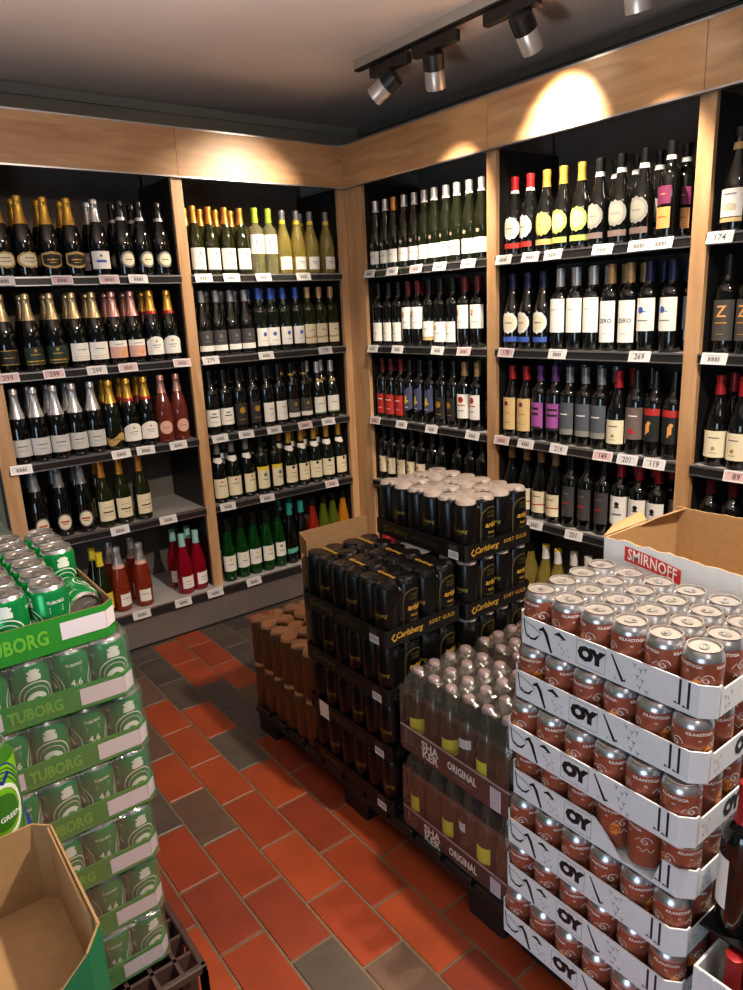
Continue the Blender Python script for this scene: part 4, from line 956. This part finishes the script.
# --- green beer tower ---------------------------------------------------------
GT = 'green beer trays in the left tower'
def tub_tray(cx, cy, z0, label, wrapped, nrow=1, rz=0., gap=True):
    Wd, L_ = .270, .404
    t = thing('can_tray', label, 'cardboard tray', (cx, cy, z0), rz, GT)
    lip = .047 if wrapped else .062
    mb = MB()
    tray_walls(mb, -Wd/2, Wd/2, -L_/2, L_/2, 0, lambda x, y: lip if wrapped or y < -L_/2+.03 else lip, TGCARD, ch=.020, inner=TGCARD if wrapped else KRAFTD); part('tray_box', mb, t)
    mp = lambda s, z: (-Wd/2+s, -L_/2-.0008, z); a = MB()
    a.text('TUBORG', .036 if not wrapped else .030, mp, TGCARD2, x=.098, y=lip*.48, bold=.035, squash=.74)
    part('lime_lettering', a, t)
    a = MB(); 
    z1, z2 = (.022, .050) if not wrapped else (.012, .040)
    a.poly([(.172,z1-.004),(Wd-.020,z1-.004),(Wd-.020,z2),(.172,z2)], mp, CARDW)
    c_ = lambda s, z: (Wd/2-.020+s*.7071+.0006, -L_/2+s*.7071-.0006, z)
    a.poly([(0,z1-.004),(.0283,z1-.004),(.0283,z2),(0,z2)], c_, CARDW)
    part('pale_panel', a, t)
    a = MB(); a.poly([(.020,z1-.004),(.045,z1-.004),(.045,z2),(.020,z2)], mp, CARDW); part('pale_square', a, t)
    if wrapped:
        for i in range(4):
            for j in range(nrow):
                x, y = -Wd/2+.0345+i*.067, -L_/2+.036+j*.067
                c = part('can', TUC[0], t, (x, y, .003), (0 if i % 2 else PI/2)+random.uniform(-.25, .25)+(.3 if i == 3 else 0)); part('can_lid', TUC[1], c)
        fm = MB(); n = 48; rows = [(.118, -.030), (.1215, -.006), (.117, .0), (.108, .0022), (.075, .0012), (lip+.004, .0032), (.004, .0034), (-.001, -.012)]
        def ring(o_, ph):
            c = .022; a0, b0 = Wd/2+o_, L_/2+o_; P = []
            for (sx, sy) in ((-1,-1),(1,-1),(1,1),(-1,1)):
                for k in range(7):
                    an = math.atan2(sy, sx)-PI/4+PI/2*k/6
                    P.append((sx*(a0-c)+c*math.cos(an), sy*(b0-c)+c*math.sin(an)))
            out = []
            for i in range(len(P)):
                p, q = P[i], P[(i+1)%len(P)]; m_ = 16 if i % 7 == 6 else 1
                for k in range(m_):
                    x, y = p[0]+(q[0]-p[0])*k/m_, p[1]+(q[1]-p[1])*k/m_; w = 1+.0035*math.sin(len(out)*1.7+ph)*(1 if o_ > 0 else .4)
                    out.append((x*w, y*w))
            return out
        vs = []; R0 = None
        for q, (z, o_) in enumerate(rows):
            r_ = ring(o_, q*1.3); R0 = len(r_); vs += [(x, y, z) for x, y in r_]
        vs.append((0, 0, .1175)); n = R0
        fm.add(vs, [(q*n+i, (q+1)*n+i, (q+1)*n+(i+1)%n, q*n+(i+1)%n) for q in range(len(rows)-1) for i in range(n)]+[(len(vs)-1, i, (i+1)%n) for i in range(n)], FILM, True)
        part('shrink_film', fm, t)
    return t
TX, TY = -2.052, -1.678
off = [(0,0,0),(.024,0,-.05),(.030,.004,0),(.026,.002,.02),(.020,.0,-.01),(.014,.002,0),(.008,-.004,.01)]
for k in range(7):
    w = ['topmost', 'second', 'third', 'fourth', 'fifth', 'sixth', 'lowest'][k]
    dx, dy, r_ = off[k]
    lb = 'open green tray reading TUBORG, topmost of the green tower' if k == 0 else 'film-wrapped green tray reading TUBORG, %s of the green tower' % w
    tub_tray(TX+dx, TY+dy, .945-.1225*k, lb, k > 0, 2 if k == 1 else 1, r_)
for i in range(4):
    for j in range(6):
        if i == 3 and j < 3: continue
        if i == 0 and j < 2 : pass
        x, y = TX-.135+.0355+i*.0665, TY-.202+.038+j*.0662
        can(TUC, (x, y, .9475), (0 if (i+j) % 2 else PI/2)+random.uniform(-.3, .3) if not (i == 3 and j == 3) else .1, 'upright green can, %s column from left, %s from front, open green tray' % (ORD[i+1], ORD[j+1]), 'green cans in the open tray')
t = can(TUC, (TX-.135+.0355+3*.0665+.002, TY-.02, .9475+.0335), 0, 'green can lying on its side in the open green tray', 'green cans in the open tray')
t.rotation_euler = (PI/2, .9, 0)
# crate under the tower
t = thing('bottle_crate', 'dark brown lattice plastic crate on the floor under the green tower', 'crate', (-2.055, -1.735, 0))
mb = MB(); X, Y, H = .195, .215, .206
for sx in (-1, 1):
    x0, x1 = (sx*X, sx*(X-.012)); x0, x1 = min(x0,x1), max(x0,x1)
    mb.box(x0, x1, -Y, Y, H-.022, H, PLBR) if False else None
H = .2065
for sx in (-1, 1):
    a_, b_ = sorted((sx*X, sx*(X-.014)))
    mb.bbox(a_, b_, -Y, Y, H-.018, H, PLBR); mb.bbox(a_, b_, -Y, Y, 0, .016, PLBR)
    for i in range(7): y = -Y+.007+i*(2*Y-.014)/6; mb.box(a_, b_, y-.007, y+.007, .014, H-.016, PLBR)
for sy in (-1, 1):
    a_, b_ = sorted((sy*Y, sy*(Y-.014)))
    mb.bbox(-X, X, a_, b_, H-.018, H, PLBR); mb.bbox(-X, X, a_, b_, 0, .016, PLBR)
    for i in range(7): x = -X+.007+i*(2*X-.014)/6; mb.box(x-.007, x+.007, a_, b_, .014, H-.016, PLBR)
part('crate_frame', mb, t)
mb = MB()
for i in range(1, 8): x = -X+i*2*X/8; mb.box(x-.004, x+.004, -Y+.01, Y-.01, .02, H-.004, PLBR)
for i in range(1, 8): y = -Y+i*2*Y/8; mb.box(-X+.01, X-.01, y-.004, y+.004, .02, H-.004, PLBR)
part('divider_lattice', mb, t)
part('crate_base', MB().box(-X+.01, X-.01, -Y+.01, Y-.01, .004, .012, PLBR), t)
# a paler wrapped pack beyond the tower
solo('carton', MB().bbox(-.13,.13,-.2,.2,0,.9,BKCARD), 'black carton column standing behind the green tower by the left edge', 'carton', (-2.12, -1.15, 0))
t2 = tub_tray(-2.105, -1.15, .9006, 'film-wrapped pale green pack behind the green tower, at left edge', True, 1)

# --- open carton, lime can, near left ------------------------------------------
t = thing('open_carton', 'open empty cardboard tray, brown inside and green outside, at lower left', 'carton', (-2.325, -2.243, .672))
X, Y, H = .205, .132, .130
def wall2(mb, a, b, z0, h0, h1, th, mo, mi):
    """wall from a to b (plan), outer material mo, inner mi; th = inward normal offset"""
    (ax, ay), (bx, by) = a, b; dx, dy = bx-ax, by-ay; l = math.hypot(dx, dy); nx, ny = -dy/l*th, dx/l*th
    V = [(ax,ay,z0),(bx,by,z0),(bx,by,h1),(ax,ay,h0),(ax+nx,ay+ny,z0),(bx+nx,by+ny,z0),(bx+nx,by+ny,h1),(ax+nx,ay+ny,h0)]
    mb.add(V, [(0,1,2,3)], mo); mb.add(V, [(7,6,5,4),(3,2,6,7),(0,3,7,4),(1,5,6,2)], mi)
mb = MB(); c = .022
wall2(mb, (-X,-Y), (X-.055,-Y), 0, H-.042, H-.042, .003, DGCARD, KRAFT); wall2(mb, (X-.055,-Y), (X-c,-Y), 0, H-.042, H-.012, .003, DGCARD, KRAFT)
wall2(mb, (X-c,-Y), (X,-Y+c), 0, H-.012, H, .003, DGCARD, KRAFT)
part('front_wall', mb, t)
mb = MB(); wall2(mb, (X,-Y+c), (X,Y-c), 0, H, H, .003, DGCARD, KRAFT); wall2(mb, (X-.004,-Y+c+.02), (X-.004,Y-c), 0, H-.006, H-.002, .003, KRAFT, KRAFT); part('right_wall', mb, t)
mb = MB(); wall2(mb, (X,Y-c), (X-c,Y), 0, H, H, .003, DGCARD, KRAFT); wall2(mb, (X-c,Y), (-X,Y), 0, H, H-.004, .003, DGCARD, KRAFT); part('back_wall', mb, t)
mb = MB(); wall2(mb, (-X,Y), (-X,-Y), 0, H-.004, H-.042, .003, DGCARD, KRAFT); part('left_wall', mb, t)
part('carton_floor', MB().box(-X+.002, X-.002, -Y+.002, Y-.002, .0, .004, KRAFT), t)
mb = MB(); n = 20; mb.add([(-.085+.018*math.cos(2*PI*i/n), -Y+.0035, .050+.026*math.sin(2*PI*i/n)) for i in range(n)], [tuple(range(n))], DGCARD); part('round_hand_hole_print', mb, t)
for k in range(4):
    solo('carton', MB().bbox(-.20,.20,-.127,.127,0,.166,DGCARD), 'plain green carton, %s of four, below the open brown carton' % ORD[k+1], 'carton', (-2.325,-2.243,.001+k*.1675), 0, 'cartons below the open carton')
LIME = mat('lime_green_print', (.42,.66,.10), .35, noise=.08, nscale=20); LIMED = mat('leaf_green_print', (.20,.42,.10), .35)
NAVYP = mat('navy_blue_print', (.10,.16,.50), .4)
t = thing('drink_can', 'large lime-green can with blue wave lines beside the open brown carton', 'can', (-2.187, -2.046, .745))
mb = MB(); R = .047; Hc = .168
mb.lathe([(R*.8,0),(R*.93,.004),(R,.012),(R,Hc-.02),(R*.80,Hc-.002)], None, 32, cap1=False, mlist=[LIME, LIME, LIME, LIMED])
cc = cyl(R+.0004, .35, 0)
for q, (rr, m_) in enumerate(((.052,NAVYP),(.047,LIMED),(.043,NAVYP),(.038,LIMED))):
    mb.stroke([(rr*math.sin(a), .078+rr*1.35*math.cos(a)*(1+.06*math.sin(a*5))) for a in [i*.25-3.1 for i in range(26)]], .0022, cc, m_)
mb.stroke([(.032*math.sin(a), .078+.040*math.cos(a)) for a in [i*.25-3.1 for i in range(26)]], .006, cc, TWHITE)
patch(mb, R+.0003, .55, .048, .105, LIMED, 'oval', a0=.35)
mb.text('GREEN', .011, cyl(R+.0009, .55, .066), TWHITE, bold=.02)
mb.stroke([(-.02,.118),(-.008,.130),(.006,.122),(.018,.134)], .007, cyl(R+.0009, .35, 0), NAVYP)
part('can_body', mb, t); part('can_lid', MB().lathe([(R*.80,Hc-.002),(R*.83,Hc),(R*.79,Hc),(R*.74,Hc-.005),(R*.05,Hc-.005)], ALUD, 24, cap0=False), t)
solo('can_case', MB().bbox(-.115,.115,-.066,.074,0,.744,NAVYP,.006), 'dark blue case standing under the lime-green can', 'carton', (-2.245,-2.024,.0))
solo('soft_case', MB().bbox(-.04,.04,-.030,.030,0,.205,NAVYP,.012), 'dark blue box at the left edge behind the lime-green can', 'carton', (-2.195,-1.960,.745))

# --- wine box at lower right -----------------------------------------------------
t = thing('wine_carton', 'white ribbed open carton with red-capsuled wine at the lower right corner', 'carton', (-1.06, -2.83, .0855))
mb = MB(); X0, X1, Y0, Y1, H = -.175, .14, -.20, .19, .262
mb.box(X0, X0+.005, Y0, Y1, 0, H, OYCARD); part('aisle_wall', mb, t)
mb = MB()
for i in range(16): y = Y1-.01-i*.024; mb.box(X0-.0012, X0, y-.004, y, .0, H-.002, OYCARD)
part('rib', mb, t)
part('far_wall', MB().box(X0+.005, X1, Y1-.005, Y1, 0, H, OYCARD), t)
part('near_wall', MB().box(X0+.005, X1, Y0, Y0+.005, 0, H, OYCARD), t)
part('back_wall', MB().box(X1-.005, X1, Y0+.005, Y1-.005, 0, H, OYCARD), t)
part('carton_floor', MB().box(X0+.005, X1-.005, Y0+.005, Y1-.005, 0, .004, KRAFT), t)
bottle('blackwine', (-1.193, -2.690, .0900), -PI/2, 'low dark wine bottle with ridged red capsule inside the white ribbed carton', 'wine bottles at the lower right', .97)
solo('carton', MB().bbox(-.085,.085,-.10,.10,0,.302,BKCARD), 'dark carton inside the white ribbed carton carrying tall bottles', 'carton', (-1.030, -2.745, .0900))
solo('cardboard_sheet', MB().bbox(-.125,.125,-.10,.10,0,.005,BKCARD,.001), 'dark card sheet under the tall wine bottles at right edge', 'cardboard', (-1.065, -2.722, .393))
bottle('blackwine', (-1.145, -2.664, .3985), -PI/2, 'upper dark wine bottle with bright red capsule at right edge', 'wine bottles at the lower right', .97)
bottle('blackwine', (-1.145, -2.742, .3985), -PI/2, 'front dark wine bottle with white side label at right edge', 'wine bottles at the lower right', .97)

# ------------------------------------------------------------------ track lights and unseen room lights
TXX = -.28
HOUS = mat('black_lamp_housing', (.04,.04,.04), .45); HSIL = mat('silver_lamp_barrel', (.74,.72,.70), .35, metal=.5)
TRK = mat('grey_track_side', (.60,.56,.52), .5); BULB = mat('lamp_lens', (1,1,1), .3, emis=(1,.93,.82), es=25)
t = thing('lighting_track', 'long ceiling track with dark adapter boxes holding the spotlights', 'light track', (TXX, -1.57, 2.47))
part('rail', MB().box(-.018, .018, -1.05, 1.05, -.034, 0, TRK), t)
part('dark_slot', MB().box(-.012, .014, -1.052, 1.052, -.040, -.034, HOUS), t)
def spot(x, y, aim, label, boxy, energy, size=66, blend=1.0, up=0.):
    t = thing('spotlight', label, 'spotlight', (x, y, 2.43), 0, 'ceiling track spotlights')
    part('adapter_box', MB().bbox(-.014, .016, boxy-.115, boxy+.115, -.048, -.0105, HOUS), t)
    part('stem', MB().lathe([(.012,-.060),(.012,-.045)], HOUS, 12).bbox(-.014,.014,-.012,.012,-.070,-.058,HOUS), t)
    d = (Vector(aim)-Vector((x, y, 2.43-.10))).normalized()
    q = d.to_track_quat('-Z', 'Y')
    h = bpy.data.objects.new('lamp_head', MB().lathe([(.030,.028),(.034,.024),(.034,-.020),(.031,-.022)], HOUS, 24).mesh('lamp_head')); COL.objects.link(h)
    h.parent = t; h.location = (0, 0, -.084); h.scale = (1.15, 1.15, 1.15); h.rotation_mode = 'QUATERNION'; h.rotation_quaternion = q
    b = part('silver_barrel', MB().lathe([(.031,-.020),(.0325,-.022),(.0325,-.076),(.029,-.076),(.028,-.060)], HSIL, 24, cap0=False, cap1=False), h)
    part('lens', MB().lathe([(.028,-.066),(.020,-.0665)], BULB, 20, cap0=False), h)
    ld = bpy.data.lights.new('spot', 'SPOT'); ld.energy = energy; ld.color = (1, .83, .63); ld.spot_size = math.radians(size); ld.spot_blend = blend; ld.shadow_soft_size = .02
    lo = bpy.data.objects.new('lamp_light', ld); COL.objects.link(lo); lo.parent = h; lo.location = (0, 0, -.082)
    return t
spot(TXX, -.73, (-.60, -.05, 1.85), 'spotlight nearest the room corner, tilted with bright lens', .0, SP1)
spot(TXX, -.98, (.04, -.72, 1.60), 'middle spotlight in view, pointing down', -.01, SP2)
spot(TXX, -1.40, (.0, -1.36, 2.03), 'largest spotlight in view, near the top edge, aimed at fascia', .05, SP3, 78, 1.)
spot(TXX, -2.15, (-1.0, -2.42, .9), 'spotlight on the track beyond the top edge, above canned beer', 0, SP4, 44, .8)
spot(TXX, -1.80, (.05, -1.72, 1.55), 'spotlight just beyond the top edge aimed at the red wine', -.02, SP5, 60, .8)
def lamp(typ, loc, aim, energy, col, **k):
    ld = bpy.data.lights.new(typ.lower(), typ); ld.energy = energy; ld.color = col
    for a, b in k.items(): setattr(ld, a, b)
    o = bpy.data.objects.new('ceiling_lamp', ld); COL.objects.link(o); o.location = loc
    o.rotation_euler = (Vector(aim)-Vector(loc)).to_track_quat('-Z', 'Y').to_euler(); return o
lamp('SPOT', (-.99, -2.95, 2.44), (-1.45, -1.9, .3), AISLE, (1, .84, .66), spot_size=math.radians(125), spot_blend=.8, shadow_soft_size=.04)
lamp('AREA', (-2.6, -4.4, 2.44), (-2.3, -3.6, 0), FILL, (1, .95, .88), size=.9)  # unseen fill added behind the camera to brighten the fronts
lamp('AREA', (-4.4, -3.6, .70), (-1.2, -2.4, .6), DAY, (.62, .82, 1.0), size=1.3)  # added low area light standing in for unseen bluish daylight from the left
lamp('SPOT', (-2.0, -2.15, 1.25), (-1.98, -2.1, 2.47), UPL, (1, .90, .83), spot_size=math.radians(136), spot_blend=.55, shadow_soft_size=.1)  # invisible uplight added in mid-air to brighten the ceiling

w = bpy.data.worlds.new('shop_ambient'); S.world = w; w.use_nodes = True
bg = w.node_tree.nodes['Background']; bg.inputs['Color'].default_value = (.80, .88, 1.0, 1); bg.inputs['Strength'].default_value = AMB

cam = bpy.data.cameras.new('camera'); co = bpy.data.objects.new('camera', cam); COL.objects.link(co)
cam.sensor_fit = 'HORIZONTAL'; cam.sensor_width = 36; cam.lens = 36*711.84/743; cam.clip_start = .05; cam.clip_end = 50
R_ = Vector((.791369,-.609726,-.044381)); U_ = Vector((.190527,.177003,.965593)); F_ = Vector((.580892,.772596,-.256243))
M = Matrix((R_, U_, -F_)).transposed().to_4x4(); M.translation = (-2.26016, -3.11871, 1.5)
co.matrix_world = M
S.camera = co
S.view_settings.view_transform = 'Standard'; S.view_settings.look = 'None'; S.view_settings.gamma = 1; S.view_settings.use_curve_mapping = False
S.view_settings.exposure = EXPO
